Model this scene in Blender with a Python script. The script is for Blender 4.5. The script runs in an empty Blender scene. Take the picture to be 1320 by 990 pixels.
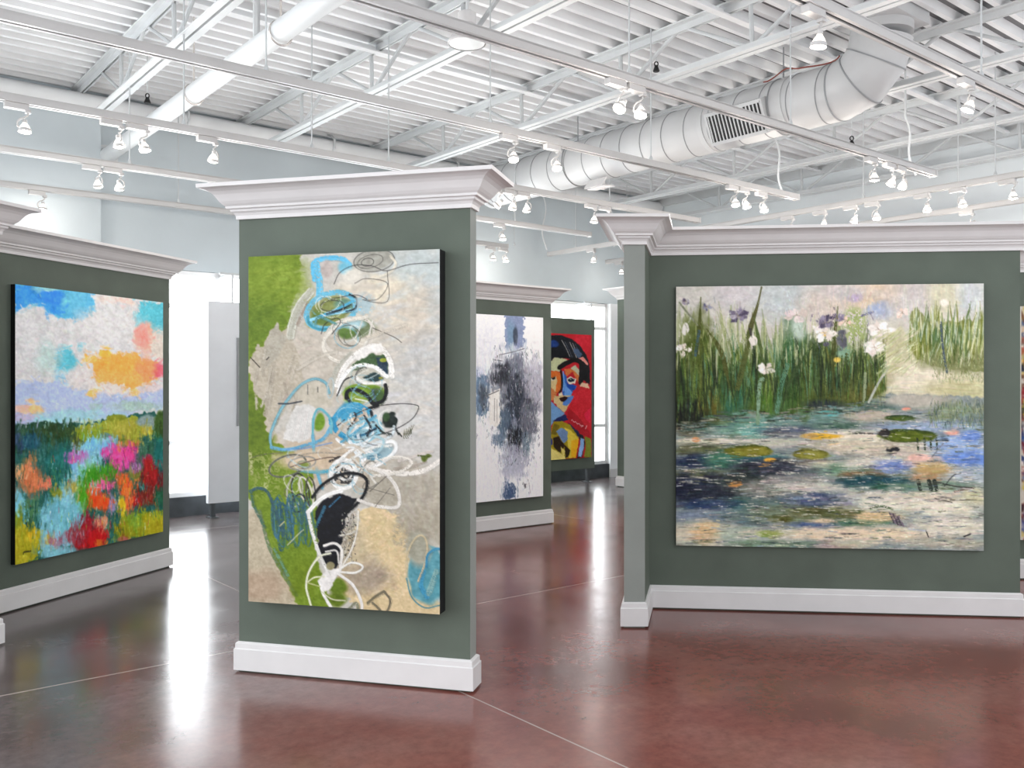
import bpy, math, random
import numpy as np
from mathutils import Vector, Matrix

# ------------------------------------------------------------------ basics
EYE = 1.6
F = 1155.0          # focal length in photo pixels (1320 wide)
ANG = math.atan2(0.631, 0.776)
UX, UY = math.cos(ANG), math.sin(ANG)     # a axis: direction of the deck ribs and the long lighting tracks
VX, VY = -UY, UX                          # b axis: direction of the joists

C = bpy.context.scene.collection
random.seed(4)


def W(a, b, z=0.0):
    return Vector((a * UX + b * VX, a * UY + b * VY, z))


def srgb(r, g, b):
    def f(c):
        c = c / 255.0
        return c / 12.92 if c <= 0.04045 else ((c + 0.055) / 1.055) ** 2.4
    return (f(r), f(g), f(b), 1.0)


# ------------------------------------------------------------------ materials
def mat(name, col, rough=0.6, spec=0.4, noise=0.0, nscale=8.0, metallic=0.0, bump=0.0, bscale=60.0, stretch=None):
    m = bpy.data.materials.new(name)
    m.use_nodes = True
    nt = m.node_tree
    p = nt.nodes['Principled BSDF']
    p.inputs['Roughness'].default_value = rough
    p.inputs['Specular IOR Level'].default_value = spec
    p.inputs['Metallic'].default_value = metallic
    p.inputs['Base Color'].default_value = col
    if noise or bump:
        tc = nt.nodes.new('ShaderNodeTexCoord')
        mp = nt.nodes.new('ShaderNodeMapping')
        nt.links.new(tc.outputs['Object'], mp.inputs['Vector'])
        if stretch:
            mp.inputs['Scale'].default_value = stretch
    if noise:
        n = nt.nodes.new('ShaderNodeTexNoise')
        n.inputs['Scale'].default_value = nscale
        n.inputs['Detail'].default_value = 5
        nt.links.new(mp.outputs['Vector'], n.inputs['Vector'])
        r = nt.nodes.new('ShaderNodeValToRGB')
        lo = tuple(c * (1 - noise) for c in col[:3]) + (1,)
        hi = tuple(min(1, c * (1 + noise)) for c in col[:3]) + (1,)
        r.color_ramp.elements[0].color = lo
        r.color_ramp.elements[1].color = hi
        r.color_ramp.elements[0].position = 0.3
        r.color_ramp.elements[1].position = 0.7
        nt.links.new(n.outputs['Fac'], r.inputs['Fac'])
        nt.links.new(r.outputs['Color'], p.inputs['Base Color'])
    if bump:
        n2 = nt.nodes.new('ShaderNodeTexNoise')
        n2.inputs['Scale'].default_value = bscale
        n2.inputs['Detail'].default_value = 3
        nt.links.new(mp.outputs['Vector'], n2.inputs['Vector'])
        bp = nt.nodes.new('ShaderNodeBump')
        bp.inputs['Strength'].default_value = bump
        bp.inputs['Distance'].default_value = 0.01
        nt.links.new(n2.outputs['Fac'], bp.inputs['Height'])
        nt.links.new(bp.outputs['Normal'], p.inputs['Normal'])
    return m


def emit_mat(name, col, strength):
    m = bpy.data.materials.new(name)
    m.use_nodes = True
    nt = m.node_tree
    p = nt.nodes['Principled BSDF']
    p.inputs['Base Color'].default_value = (0.8, 0.8, 0.8, 1)
    p.inputs['Emission Color'].default_value = col
    p.inputs['Emission Strength'].default_value = strength
    return m


def paint_mat(name):
    m = bpy.data.materials.new(name)
    m.use_nodes = True
    nt = m.node_tree
    p = nt.nodes['Principled BSDF']
    p.inputs['Roughness'].default_value = 0.55
    p.inputs['Specular IOR Level'].default_value = 0.25
    a = nt.nodes.new('ShaderNodeAttribute')
    a.attribute_name = 'pigment'
    nt.links.new(a.outputs['Color'], p.inputs['Base Color'])
    n = nt.nodes.new('ShaderNodeTexNoise')
    n.inputs['Scale'].default_value = 90
    tc = nt.nodes.new('ShaderNodeTexCoord')
    nt.links.new(tc.outputs['Object'], n.inputs['Vector'])
    ad = nt.nodes.new('ShaderNodeMath'); ad.operation = 'ADD'
    nt.links.new(a.outputs['Fac'], ad.inputs[0])
    nt.links.new(n.outputs['Fac'], ad.inputs[1])
    bp = nt.nodes.new('ShaderNodeBump')
    bp.inputs['Strength'].default_value = 0.12
    bp.inputs['Distance'].default_value = 0.004
    nt.links.new(ad.outputs[0], bp.inputs['Height'])
    nt.links.new(bp.outputs['Normal'], p.inputs['Normal'])
    return m


def floor_mat():
    m = bpy.data.materials.new('polished_stained_concrete')
    m.use_nodes = True
    nt = m.node_tree
    L = nt.links.new
    p = nt.nodes['Principled BSDF']
    tc = nt.nodes.new('ShaderNodeTexCoord')

    def noise(scale, detail=6, rough=0.6, dist=0.0):
        n = nt.nodes.new('ShaderNodeTexNoise')
        n.inputs['Scale'].default_value = scale
        n.inputs['Detail'].default_value = detail
        n.inputs['Roughness'].default_value = rough
        n.inputs['Distortion'].default_value = dist
        L(tc.outputs['Object'], n.inputs['Vector'])
        return n
    big = noise(0.7, 6, 0.62, 0.15)
    def ramp_of(c0, c1, c2):
        ramp = nt.nodes.new('ShaderNodeValToRGB')
        e = ramp.color_ramp.elements
        e[0].position = 0.30; e[0].color = c0
        e[1].position = 0.72; e[1].color = c2
        k = ramp.color_ramp.elements.new(0.5); k.color = c1
        L(big.outputs['Fac'], ramp.inputs['Fac'])
        return ramp
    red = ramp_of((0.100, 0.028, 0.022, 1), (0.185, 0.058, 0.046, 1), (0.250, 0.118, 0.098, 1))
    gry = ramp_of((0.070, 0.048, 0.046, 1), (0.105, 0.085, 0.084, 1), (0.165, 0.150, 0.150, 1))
    # red stain; grey at left and by the windows paints in pale reflected light
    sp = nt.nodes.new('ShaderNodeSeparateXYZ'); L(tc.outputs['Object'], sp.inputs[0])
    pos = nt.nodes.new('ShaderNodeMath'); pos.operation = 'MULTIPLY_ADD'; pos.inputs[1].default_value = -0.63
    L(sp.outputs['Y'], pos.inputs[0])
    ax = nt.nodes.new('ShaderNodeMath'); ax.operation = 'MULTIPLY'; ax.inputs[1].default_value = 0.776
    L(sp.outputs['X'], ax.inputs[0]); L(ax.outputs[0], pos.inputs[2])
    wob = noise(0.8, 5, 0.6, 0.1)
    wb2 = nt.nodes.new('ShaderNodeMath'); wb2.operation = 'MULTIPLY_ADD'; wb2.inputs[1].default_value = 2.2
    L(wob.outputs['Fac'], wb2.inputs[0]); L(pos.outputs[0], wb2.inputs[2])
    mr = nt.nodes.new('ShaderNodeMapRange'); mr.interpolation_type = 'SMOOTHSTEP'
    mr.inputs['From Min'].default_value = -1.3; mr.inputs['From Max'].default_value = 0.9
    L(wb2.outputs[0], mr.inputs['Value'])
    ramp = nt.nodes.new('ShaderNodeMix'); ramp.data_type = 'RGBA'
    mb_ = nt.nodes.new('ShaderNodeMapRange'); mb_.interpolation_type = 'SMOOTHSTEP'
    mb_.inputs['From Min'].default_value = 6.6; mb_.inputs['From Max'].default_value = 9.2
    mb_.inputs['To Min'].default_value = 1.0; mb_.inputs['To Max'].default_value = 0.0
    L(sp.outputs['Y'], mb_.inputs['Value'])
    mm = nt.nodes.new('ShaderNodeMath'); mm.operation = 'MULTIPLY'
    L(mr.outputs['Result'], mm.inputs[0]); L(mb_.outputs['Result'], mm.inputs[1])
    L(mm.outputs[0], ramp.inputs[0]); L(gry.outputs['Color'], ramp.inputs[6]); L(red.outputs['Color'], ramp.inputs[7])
    fine = noise(16.0, 8, 0.75, 0.0)
    mul = nt.nodes.new('ShaderNodeMix'); mul.data_type = 'RGBA'; mul.blend_type = 'OVERLAY'
    mul.inputs[0].default_value = 0.6
    L(ramp.outputs[2], mul.inputs[6])
    L(fine.outputs['Fac'], mul.inputs[7])
    # saw-cut joints, filled pale
    sep = nt.nodes.new('ShaderNodeSeparateXYZ')
    L(tc.outputs['Object'], sep.inputs[0])

    def joint(sock, pos, period, half):
        s = nt.nodes.new('ShaderNodeMath'); s.operation = 'SUBTRACT'; s.inputs[1].default_value = pos - period / 2
        L(sock, s.inputs[0])
        q = nt.nodes.new('ShaderNodeMath'); q.operation = 'FLOORED_MODULO'; q.inputs[1].default_value = period
        L(s.outputs[0], q.inputs[0])
        c = nt.nodes.new('ShaderNodeMath'); c.operation = 'COMPARE'
        c.inputs[1].default_value = period / 2; c.inputs[2].default_value = half
        L(q.outputs[0], c.inputs[0])
        return c
    j1 = joint(sep.outputs['Y'], 5.22, 4.6, 0.007)
    j2 = joint(sep.outputs['X'], 2.73, 4.6, 0.005)
    mx = nt.nodes.new('ShaderNodeMath'); mx.operation = 'MAXIMUM'
    L(j1.outputs[0], mx.inputs[0]); L(j2.outputs[0], mx.inputs[1])
    jm = nt.nodes.new('ShaderNodeMath'); jm.operation = 'MULTIPLY'; jm.inputs[1].default_value = 0.7
    L(mx.outputs[0], jm.inputs[0])
    mixj = nt.nodes.new('ShaderNodeMix'); mixj.data_type = 'RGBA'
    L(jm.outputs[0], mixj.inputs[0])
    L(mul.outputs[2], mixj.inputs[6])
    mixj.inputs[7].default_value = (0.42, 0.36, 0.33, 1)
    L(mixj.outputs[2], p.inputs['Base Color'])
    rr = nt.nodes.new('ShaderNodeMapRange')
    rr.inputs['From Min'].default_value = 0.3; rr.inputs['From Max'].default_value = 0.7
    rr.inputs['To Min'].default_value = 0.15; rr.inputs['To Max'].default_value = 0.24
    med = noise(2.3, 6, 0.6, 0.1)
    L(med.outputs['Fac'], rr.inputs['Value'])
    L(rr.outputs['Result'], p.inputs['Roughness'])
    p.inputs['Specular IOR Level'].default_value = 0.62
    bp = nt.nodes.new('ShaderNodeBump')
    bp.inputs['Strength'].default_value = 0.03
    bp.inputs['Distance'].default_value = 0.01
    L(fine.outputs['Fac'], bp.inputs['Height'])
    L(bp.outputs['Normal'], p.inputs['Normal'])
    return m


def glass_mat():
    m = bpy.data.materials.new('window_glass')
    m.use_nodes = True
    nt = m.node_tree
    nt.nodes.remove(nt.nodes['Principled BSDF'])
    out = nt.nodes['Material Output']
    t = nt.nodes.new('ShaderNodeBsdfTransparent'); t.inputs['Color'].default_value = (0.97, 0.985, 0.98, 1)
    g = nt.nodes.new('ShaderNodeBsdfGlossy'); g.inputs['Roughness'].default_value = 0.02
    lw = nt.nodes.new('ShaderNodeLayerWeight'); lw.inputs['Blend'].default_value = 0.5
    pw = nt.nodes.new('ShaderNodeMath'); pw.operation = 'POWER'; pw.inputs[1].default_value = 5.0
    nt.links.new(lw.outputs['Facing'], pw.inputs[0])
    f = nt.nodes.new('ShaderNodeMath'); f.operation = 'MULTIPLY_ADD'
    f.inputs[1].default_value = 0.9; f.inputs[2].default_value = 0.04
    nt.links.new(pw.outputs[0], f.inputs[0])
    mx = nt.nodes.new('ShaderNodeMixShader')
    nt.links.new(f.outputs[0], mx.inputs[0])
    nt.links.new(t.outputs[0], mx.inputs[1]); nt.links.new(g.outputs[0], mx.inputs[2])
    nt.links.new(mx.outputs[0], out.inputs['Surface'])
    return m


M = dict(
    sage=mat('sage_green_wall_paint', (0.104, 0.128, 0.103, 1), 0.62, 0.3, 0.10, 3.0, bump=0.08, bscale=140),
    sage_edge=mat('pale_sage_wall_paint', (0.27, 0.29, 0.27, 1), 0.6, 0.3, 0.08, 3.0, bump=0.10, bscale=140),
    trim=mat('white_trim_paint', (0.70, 0.685, 0.685, 1), 0.42, 0.4, 0.03, 6.0),
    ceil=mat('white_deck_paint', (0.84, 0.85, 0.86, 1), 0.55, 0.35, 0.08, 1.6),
    recess=mat('shaded_deck_paint', (0.20, 0.203, 0.21, 1), 0.7, 0.2, 0.12, 1.6),  # darker copy of the deck paint; shade in the recesses put into the colour
    steel=mat('white_steel_paint', (0.66, 0.68, 0.69, 1), 0.45, 0.4, 0.05, 3.0),
    web=mat('grey_white_steel_paint', (0.56, 0.58, 0.59, 1), 0.5, 0.4, 0.05, 3.0),
    track=mat('white_track_enamel', (0.52, 0.51, 0.505, 1), 0.35, 0.5, 0.03, 4.0),
    groove=mat('dark_track_slot', (0.16, 0.16, 0.165, 1), 0.6, 0.3, 0.05, 8.0),
    duct=mat('galvanised_grey_white_paint', (0.55, 0.555, 0.56, 1), 0.42, 0.45, 0.06, 2.0),
    seam=mat('duct_seam_grey', (0.30, 0.31, 0.32, 1), 0.5, 0.4, 0.05, 5.0),
    wall=mat('pale_blue_grey_wall_paint', (0.56, 0.615, 0.645, 1), 0.75, 0.2, 0.05, 1.2, bump=0.05, bscale=30),
    wallr=mat('pale_white_blue_wall_paint', (0.74, 0.785, 0.805, 1), 0.75, 0.2, 0.04, 1.2, bump=0.05, bscale=30),
    wallw=mat('white_wall_paint', (0.86, 0.87, 0.89, 1), 0.7, 0.2, 0.03, 1.2),
    base=mat('charcoal_sill_paint', (0.055, 0.062, 0.068, 1), 0.55, 0.35, 0.25, 6.0),
    hang=mat('pale_grey_panel_paint', (0.74, 0.76, 0.80, 1), 0.6, 0.3, 0.06, 2.0),
    frame=mat('white_window_frame', (0.82, 0.82, 0.82, 1), 0.4, 0.4, 0.03, 6.0),
    black=mat('black_canvas_edge', (0.010, 0.010, 0.011, 1), 0.6, 0.3, 0.2, 20.0),
    wedge=mat('raw_canvas_edge', (0.62, 0.58, 0.52, 1), 0.7, 0.2, 0.1, 20.0),
    dark=mat('black_iron', (0.012, 0.012, 0.013, 1), 0.5, 0.4, 0.2, 10.0),
    copper=mat('red_brown_cable', (0.28, 0.07, 0.05, 1), 0.5, 0.4, 0.1, 10.0),
    chrome=mat('brushed_lamp_metal', (0.75, 0.70, 0.66, 1), 0.25, 0.5, 0.06, 12.0, metallic=0.7),
    lampglass=mat('frosted_lens', (0.46, 0.46, 0.45, 1), 0.2, 0.5, 0.04, 6.0),
    glow=emit_mat('glowing_lamp_glass', (1.0, 0.86, 0.72, 1), 1.6),
    bulb=emit_mat('warm_halogen_bulb', (1.0, 0.86, 0.70, 1), 7.0),
    bulbhot=emit_mat('bright_halogen_bulb', (1.0, 0.95, 0.88, 1), 30.0),
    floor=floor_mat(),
    glass=glass_mat(),
    paint=paint_mat('painted_canvas_pigment'),
)


# ------------------------------------------------------------------ mesh builder
class MB:
    def __init__(s):
        s.v = []; s.f = []; s.mi = []; s.cur = 0

    def add(s, vs, fs):
        o = len(s.v)
        s.v += [tuple(v) for v in vs]
        for f in fs:
            s.f.append([i + o for i in f]); s.mi.append(s.cur)

    def box(s, c, ex, ey, ez):
        """centre and three half-extent vectors"""
        c = Vector(c); ex = Vector(ex); ey = Vector(ey); ez = Vector(ez)
        vs = [c + i * ex + j * ey + k * ez for k in (-1, 1) for j in (-1, 1) for i in (-1, 1)]
        s.add(vs, [[0, 2, 3, 1], [4, 5, 7, 6], [0, 1, 5, 4], [2, 6, 7, 3], [0, 4, 6, 2], [1, 3, 7, 5]])

    def abox(s, a0, a1, b0, b1, z0, z1):
        """box aligned with the building axes"""
        s.box(W((a0 + a1) / 2, (b0 + b1) / 2, (z0 + z1) / 2), W((a1 - a0) / 2, 0), W(0, (b1 - b0) / 2), (0, 0, (z1 - z0) / 2))

    def tube(s, pts, r, n=10, cap=True):
        pts = [Vector(p) for p in pts]
        rs = r if isinstance(r, (list, tuple)) else [r] * len(pts)
        rings = []
        prev = None
        for i, p in enumerate(pts):
            if i == 0: t = pts[1] - pts[0]
            elif i == len(pts) - 1: t = pts[-1] - pts[-2]
            else: t = (pts[i + 1] - p).normalized() + (p - pts[i - 1]).normalized()
            t.normalize()
            if prev is None:
                ref = Vector((0, 0, 1)) if abs(t.z) < 0.9 else Vector((1, 0, 0))
                x = t.cross(ref).normalized()
            else:
                x = (prev - t * prev.dot(t)).normalized()
            prev = x
            y = t.cross(x)
            rings.append([p + rs[i] * (math.cos(2 * math.pi * k / n) * x + math.sin(2 * math.pi * k / n) * y) for k in range(n)])
        vs = [q for R in rings for q in R]
        fs = []
        for i in range(len(pts) - 1):
            for k in range(n):
                a = i * n + k; b = i * n + (k + 1) % n
                fs.append([a, b, b + n, a + n])
        if cap:
            fs.append(list(range(n))[::-1])
            fs.append([(len(pts) - 1) * n + k for k in range(n)])
        s.add(vs, fs)

    def lathe(s, origin, axis, prof, n=20, cap=True):
        """prof: list of (distance along axis, radius)"""
        o = Vector(origin); t = Vector(axis).normalized()
        pts = [o + t * d for d, r in prof]
        ref = Vector((0, 0, 1)) if abs(t.z) < 0.9 else Vector((1, 0, 0))
        x = t.cross(ref).normalized(); y = t.cross(x)
        vs = []; fs = []
        for (d, r), p in zip(prof, pts):
            vs += [p + r * (math.cos(2 * math.pi * k / n) * x + math.sin(2 * math.pi * k / n) * y) for k in range(n)]
        for i in range(len(prof) - 1):
            for k in range(n):
                a = i * n + k; b = i * n + (k + 1) % n
                fs.append([a, b, b + n, a + n])
        if cap:
            fs.append(list(range(n))[::-1]); fs.append([(len(prof) - 1) * n + k for k in range(n)])
        s.add(vs, fs)

    def build(s, name, mats, parent=None, origin=None, smooth=False, rotz=0.0):
        o0 = Vector(origin) if origin is not None else Vector((0, 0, 0))
        me = bpy.data.meshes.new(name)
        if rotz:
            R = Matrix.Rotation(-rotz, 3, 'Z')
            vs = [tuple(R @ (Vector(v) - o0)) for v in s.v]
        else:
            vs = [tuple(Vector(v) - o0) for v in s.v]
        me.from_pydata(vs, [], s.f)
        if not isinstance(mats, (list, tuple)): mats = [mats]
        for m in mats: me.materials.append(m)
        if len(mats) > 1:
            me.polygons.foreach_set('material_index', s.mi)
        if smooth:
            me.polygons.foreach_set('use_smooth', [True] * len(me.polygons))
        me.validate(); me.update()
        import bmesh
        bm = bmesh.new(); bm.from_mesh(me)
        bmesh.ops.recalc_face_normals(bm, faces=bm.faces)
        bm.to_mesh(me); bm.free()
        if smooth:
            try: me.set_sharp_from_angle(angle=math.radians(40))
            except Exception: pass
        o = bpy.data.objects.new(name, me)
        C.objects.link(o)
        if parent is not None:
            o.parent = parent
            o.location = o0 - parent.location
        else:
            o.location = o0
            o.rotation_euler = (0, 0, rotz)
        return o


def empty(name, loc, label, cat, group=None, kind=None):
    o = bpy.data.objects.new(name, None)
    o.empty_display_size = 0.2
    o.location = loc
    C.objects.link(o)
    return tag(o, label, cat, group, kind)


def tag(o, label, cat, group=None, kind=None):
    o['label'] = label; o['category'] = cat
    if group: o['group'] = group
    if kind: o['kind'] = kind
    return o


def struct(o):
    o['kind'] = 'structure'
    return o


# ------------------------------------------------------------------ photograph rays
def ground(px, py):
    d = F * EYE / (py - 495.0)
    return Vector(((px - 660.0) * d / F, d))


def on_b(px, b):          # plan point on the line b = const seen at column px
    k = (px - 660.0) / F
    d = b / (VX * k + VY)
    return Vector((k * d, d))


def on_a(px, a):
    k = (px - 660.0) / F
    d = a / (UX * k + UY)
    return Vector((k * d, d))


def a_of(p): return p.x * UX + p.y * UY
def b_of(p): return p.x * VX + p.y * VY


def sweep(poly, prof, close_top=False):
    """mitred moulding around a plan polygon; prof = [(offset outwards, z)]"""
    n = len(poly)
    P = [Vector(p) for p in poly]
    area = sum(P[i].x * P[(i + 1) % n].y - P[(i + 1) % n].x * P[i].y for i in range(n)) / 2
    sg = 1 if area > 0 else -1
    mit = []
    for i in range(n):
        e0 = (P[i] - P[i - 1]).normalized(); e1 = (P[(i + 1) % n] - P[i]).normalized()
        n0 = Vector((e0.y, -e0.x)) * sg; n1 = Vector((e1.y, -e1.x)) * sg
        m = (n0 + n1); m = m / max(1e-6, m.dot(n0))
        mit.append(m)
    mb = MB()
    vs = []; fs = []
    for off, z in prof:
        for i in range(n):
            q = P[i] + mit[i] * off
            vs.append((q.x, q.y, z))
    for r in range(len(prof) - 1):
        for i in range(n):
            j = (i + 1) % n
            fs.append([r * n + i, r * n + j, (r + 1) * n + j, (r + 1) * n + i])
    fs.append(list(range(n)))
    fs.append([(len(prof) - 1) * n + i for i in range(n)])
    mb.add(vs, fs)
    return mb

# ------------------------------------------------------------------ room shell
ZD = EYE + 3.28      # underside of the deck ribs
ZJ = EYE + 2.81      # joist bottom chord
ZT = EYE + 2.02      # lighting tracks
WB = 10.93           # plane of the window wall (b)
WA = 12.10           # plane of the right-hand wall (a)
TOP = ZD + 0.10

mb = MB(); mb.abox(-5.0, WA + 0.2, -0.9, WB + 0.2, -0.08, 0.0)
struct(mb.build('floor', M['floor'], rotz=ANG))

# corrugated deck
mb = MB()
pitch = 0.2
b = 0.35
a0, a1 = -2.2, WA + 0.1
prof = []
while b < WB + 0.1:
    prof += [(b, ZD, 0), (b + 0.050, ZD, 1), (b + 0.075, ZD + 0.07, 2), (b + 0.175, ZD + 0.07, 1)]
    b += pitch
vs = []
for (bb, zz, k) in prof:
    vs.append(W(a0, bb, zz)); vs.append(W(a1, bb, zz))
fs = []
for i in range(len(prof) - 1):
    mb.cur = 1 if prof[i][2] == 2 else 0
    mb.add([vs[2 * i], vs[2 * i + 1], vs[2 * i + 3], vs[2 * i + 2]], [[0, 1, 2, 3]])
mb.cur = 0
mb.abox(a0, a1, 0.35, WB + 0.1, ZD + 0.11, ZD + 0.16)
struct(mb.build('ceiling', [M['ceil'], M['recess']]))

JOG = 2.79
mb = MB()
mb.abox(JOG, WA + 0.15, WB, WB + 0.18, 2.98, TOP)
mb.abox(-5.0, JOG, WB - 0.12, WB + 0.18, 2.98, TOP)
mb.abox(2.66, 2.92, WB - 0.12, WB + 0.18, 0.0, 2.98)
struct(mb.build('wall_left', M['wall']))
mb = MB(); mb.abox(WA, WA + 0.18, 4.0, WB + 0.18, 0, TOP)
struct(mb.build('wall_right', M['wallr']))
mb = MB(); mb.abox(11.02, WA - 0.002, WB - 0.06, WB + 0.18, 0.0, 2.98)
struct(mb.build('trim_3', M['wallw']))
mb = MB(); mb.abox(-5.0, 11.02, WB - 0.03, WB + 0.15, 0.0, 0.23)
struct(mb.build('trim_1', M['base']))
mb = MB(); mb.abox(11.0, WA, WB - 0.085, WB - 0.06, 0.0, 0.14)
struct(mb.build('baseboard_left', M['trim']))
mb = MB(); mb.abox(WA - 0.025, WA, 4.0, WB - 0.06, 0.0, 0.14)
struct(mb.build('baseboard_right', M['trim']))

spans = [(-2.4, 0.1), (0.2, 2.66), (2.92, 5.45), (5.55, 8.2), (8.3, 11.02)]
for i, (s0, s1) in enumerate(spans):
    fr = MB()
    t = 0.06
    fr.abox(s0 - 0.05, s0 + t, WB + 0.02, WB + 0.12, 0.23, 2.98)
    fr.abox(s1 - t, s1 + 0.05, WB + 0.02, WB + 0.12, 0.23, 2.98)
    for z in (0.23, 0.86, 2.52, 2.92):
        fr.abox(s0, s1, WB + 0.02, WB + 0.12, z, z + 0.055)
    mid = (s0 + s1) / 2
    fr.abox(mid - 0.03, mid + 0.03, WB + 0.02, WB + 0.12, 0.23, 2.98)
    o = fr.build('window_%d' % (i + 1), M['frame'])
    struct(o)
    gl = MB()
    for (x0, x1) in ((s0 + t, mid - 0.03), (mid + 0.03, s1 - t)):
        for (z0, z1) in ((0.285, 0.86), (0.915, 2.52), (2.575, 2.92)):
            gl.add([W(x0, WB + 0.07, z0), W(x1, WB + 0.07, z0), W(x1, WB + 0.07, z1), W(x0, WB + 0.07, z1)], [[0, 1, 2, 3]])
    g = gl.build('window_pane', M['glass'], parent=o)

# ledger pipe along the window wall, just under the deck
mb = MB(); mb.tube([W(-4.8, WB - 0.24, ZD - 0.16), W(WA - 0.05, WB - 0.24, ZD - 0.16)], 0.10, 16)
o = empty('wall_pipe', W(3, WB - 0.24, ZD - 0.16), 'long white horizontal pipe running along the window wall just under the metal roof deck', 'pipe')
mb.build('pipe_run', M['ceil'], parent=o, origin=o.location, smooth=True)
for a in (-2.6, -0.4, 1.0, 3.7, 5.6, 7.6, 9.6):
    h = MB()
    h.tube([W(a, WB - 0.24, ZD - 0.27), W(a, WB - 0.36, ZD - 0.18), W(a, WB - 0.36, ZD - 0.08), W(a, WB - 0.27, ZD - 0.01), W(a, WB - 0.1, ZD + 0.05)], 0.014, 6)
    h.build('pipe_hanger', M['steel'], parent=o, origin=W(a, WB - 0.24, ZD - 0.16), smooth=True)
mb = MB(); mb.abox(WA - 0.08, WA, 4.0, WB, ZD - 0.14, ZD)
struct(mb.build('trim_2', M['steel']))

# ------------------------------------------------------------------ joists
jl = {2.55: 'white open-web roof joist farthest left, crossing the wall corner near the upper left lamps',
      4.45: 'white open-web roof joist second from the left, carrying the round high-bay light',
      6.35: 'white open-web roof joist in the middle of the ceiling, just before the big air duct',
      8.25: 'white open-web roof joist running directly above and behind the big air duct',
      10.15: 'white open-web roof joist just beyond the air duct, its webs seen under the duct',
      11.78: 'white open-web roof joist set right against the blue-grey right wall'}
for a, lab in jl.items():
    o = empty('roof_joist', W(a, 5.5, ZJ), lab, 'roof joist', 'white open-web roof joists')
    b0 = 1.1 if a < 9 else 0.6
    m1 = MB()
    for s in (-1, 1):
        m1.abox(a + s * 0.045 - 0.032, a + s * 0.045 + 0.032, b0, WB - 0.01, ZD - 0.016, ZD)
        m1.abox(a + s * 0.016 - 0.006, a + s * 0.016 + 0.006, b0, WB - 0.01, ZD - 0.075, ZD - 0.01)
    m1.build('top_chord', M['steel'], parent=o, origin=W(a, 5.5, ZD))
    m2 = MB()
    be = 10.15
    for s in (-1, 1):
        m2.abox(a + s * 0.042 - 0.030, a + s * 0.042 + 0.030, b0, be, ZJ, ZJ + 0.014)
        m2.abox(a + s * 0.018 - 0.006, a + s * 0.018 + 0.006, b0, be, ZJ + 0.01, ZJ + 0.07)
    m2.build('bottom_chord', M['steel'], parent=o, origin=W(a, 5.5, ZJ))
    bn = 9.15
    first = True
    while bn > b0 + 0.2:
        def bar(p, q, r):
            w = MB(); w.tube([p, q], r, 8)
            w.build('web_bar', M['web'], parent=o, origin=(Vector(p) + Vector(q)) / 2, smooth=True)
        B = W(a, bn, ZJ + 0.03)
        bar(B, W(a, bn + 0.02, ZD - 0.03), 0.020)
        bar(B, W(a, bn + 0.76, ZD - 0.03), 0.017)
        bar(B, W(a, bn - 0.74, ZD - 0.03), 0.020)
        bn -= 1.52
        first = False

# bridging angles running across the joists
for k, (b, lab) in enumerate(((7.5, 'flat white bridging angle tying the joist tops across the rear half of the ceiling'),
                              (4.85, 'flat white bridging angle tying the joist tops near the duct elbow'))):
    m1 = MB()
    m1.abox(-1.5, WA - 0.03, b - 0.035, b + 0.035, ZD - 0.10, ZD - 0.085)
    m1.abox(-1.5, WA - 0.03, b + 0.02, b + 0.035, ZD - 0.10, ZD - 0.03)
    o = m1.build('bridging_angle', M['ceil'], origin=W(6, b, ZD - 0.1))
    tag(o, lab, 'bracing', 'bridging angles between the joists')

# ------------------------------------------------------------------ round drain pipe
pa, pz, pr = 2.86, EYE + 2.6, 0.083
o = empty('drain_pipe', W(pa, 6, pz), 'thick white round pipe slanting across the upper left, ending at the window wall', 'pipe')
mb = MB(); mb.tube([W(pa, 2.2, pz + 0.02), W(pa, WB - 0.02, pz)], pr, 24)
mb.build('pipe_run', M['steel'], parent=o, origin=W(pa, 6, pz), smooth=True)
mb = MB(); mb.lathe(W(pa, WB - 0.09, pz), W(0, 1), [(0, 0.098), (0.06, 0.098), (0.06, 0.14), (0.085, 0.14)], 24)
mb.build('wall_flange', M['steel'], parent=o, origin=W(pa, WB - 0.05, pz), smooth=True)
for px in (362, 250):
    q = on_a(px, pa); bb = b_of(q)
    h = MB()
    ring = [W(pa + (pr + 0.006) * math.cos(t), bb, pz + (pr + 0.006) * math.sin(t)) for t in np.linspace(0, 2 * math.pi, 25)]
    h.tube(ring, 0.008, 6)
    h.tube([W(pa, bb, pz + pr), W(pa, bb, ZD + 0.02)], 0.008, 6)
    h.build('pipe_hanger', M['chrome'], parent=o, origin=W(pa, bb, pz), smooth=True)
q = on_a(329, pa); bb = b_of(q)
h = MB(); h.abox(pa + 0.0, pa + 0.02, bb - 0.045, bb + 0.045, pz + 0.06, ZD + 0.03)
h.abox(pa - 0.03, pa + 0.02, bb - 0.045, bb - 0.038, pz + 0.06, ZD + 0.03)
h.build('hanger_strut', M['steel'], parent=o, origin=W(pa, bb, pz + 0.3))

# ------------------------------------------------------------------ spiral air duct
da, dz, dr = 7.6, EYE + 2.71, 0.265
db0, db1 = 4.12, 9.75
o = empty('air_duct', W(da, 7, dz), 'large grey-white round spiral air duct crossing the right half of the ceiling', 'air duct')
mb = MB()
mb.lathe(W(da, db0 + 0.36, dz), W(0, 1), [(0, dr), (db1 - db0 - 0.36, dr)], 48)
mb.cur = 1
b = db0 + 0.42
k = 0
while b < db1 - 0.1:
    pts = [W(da + (dr + 0.0015) * math.cos(t), b + 0.16 * t / (2 * math.pi), dz + (dr + 0.0015) * math.sin(t)) for t in np.linspace(0, 2 * math.pi, 37)]
    mb.tube(pts, 0.0055, 5)
    b += 0.31
mb.build('duct_run', [M['duct'], M['seam']], parent=o, origin=W(da, 7, dz), smooth=True)
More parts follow.
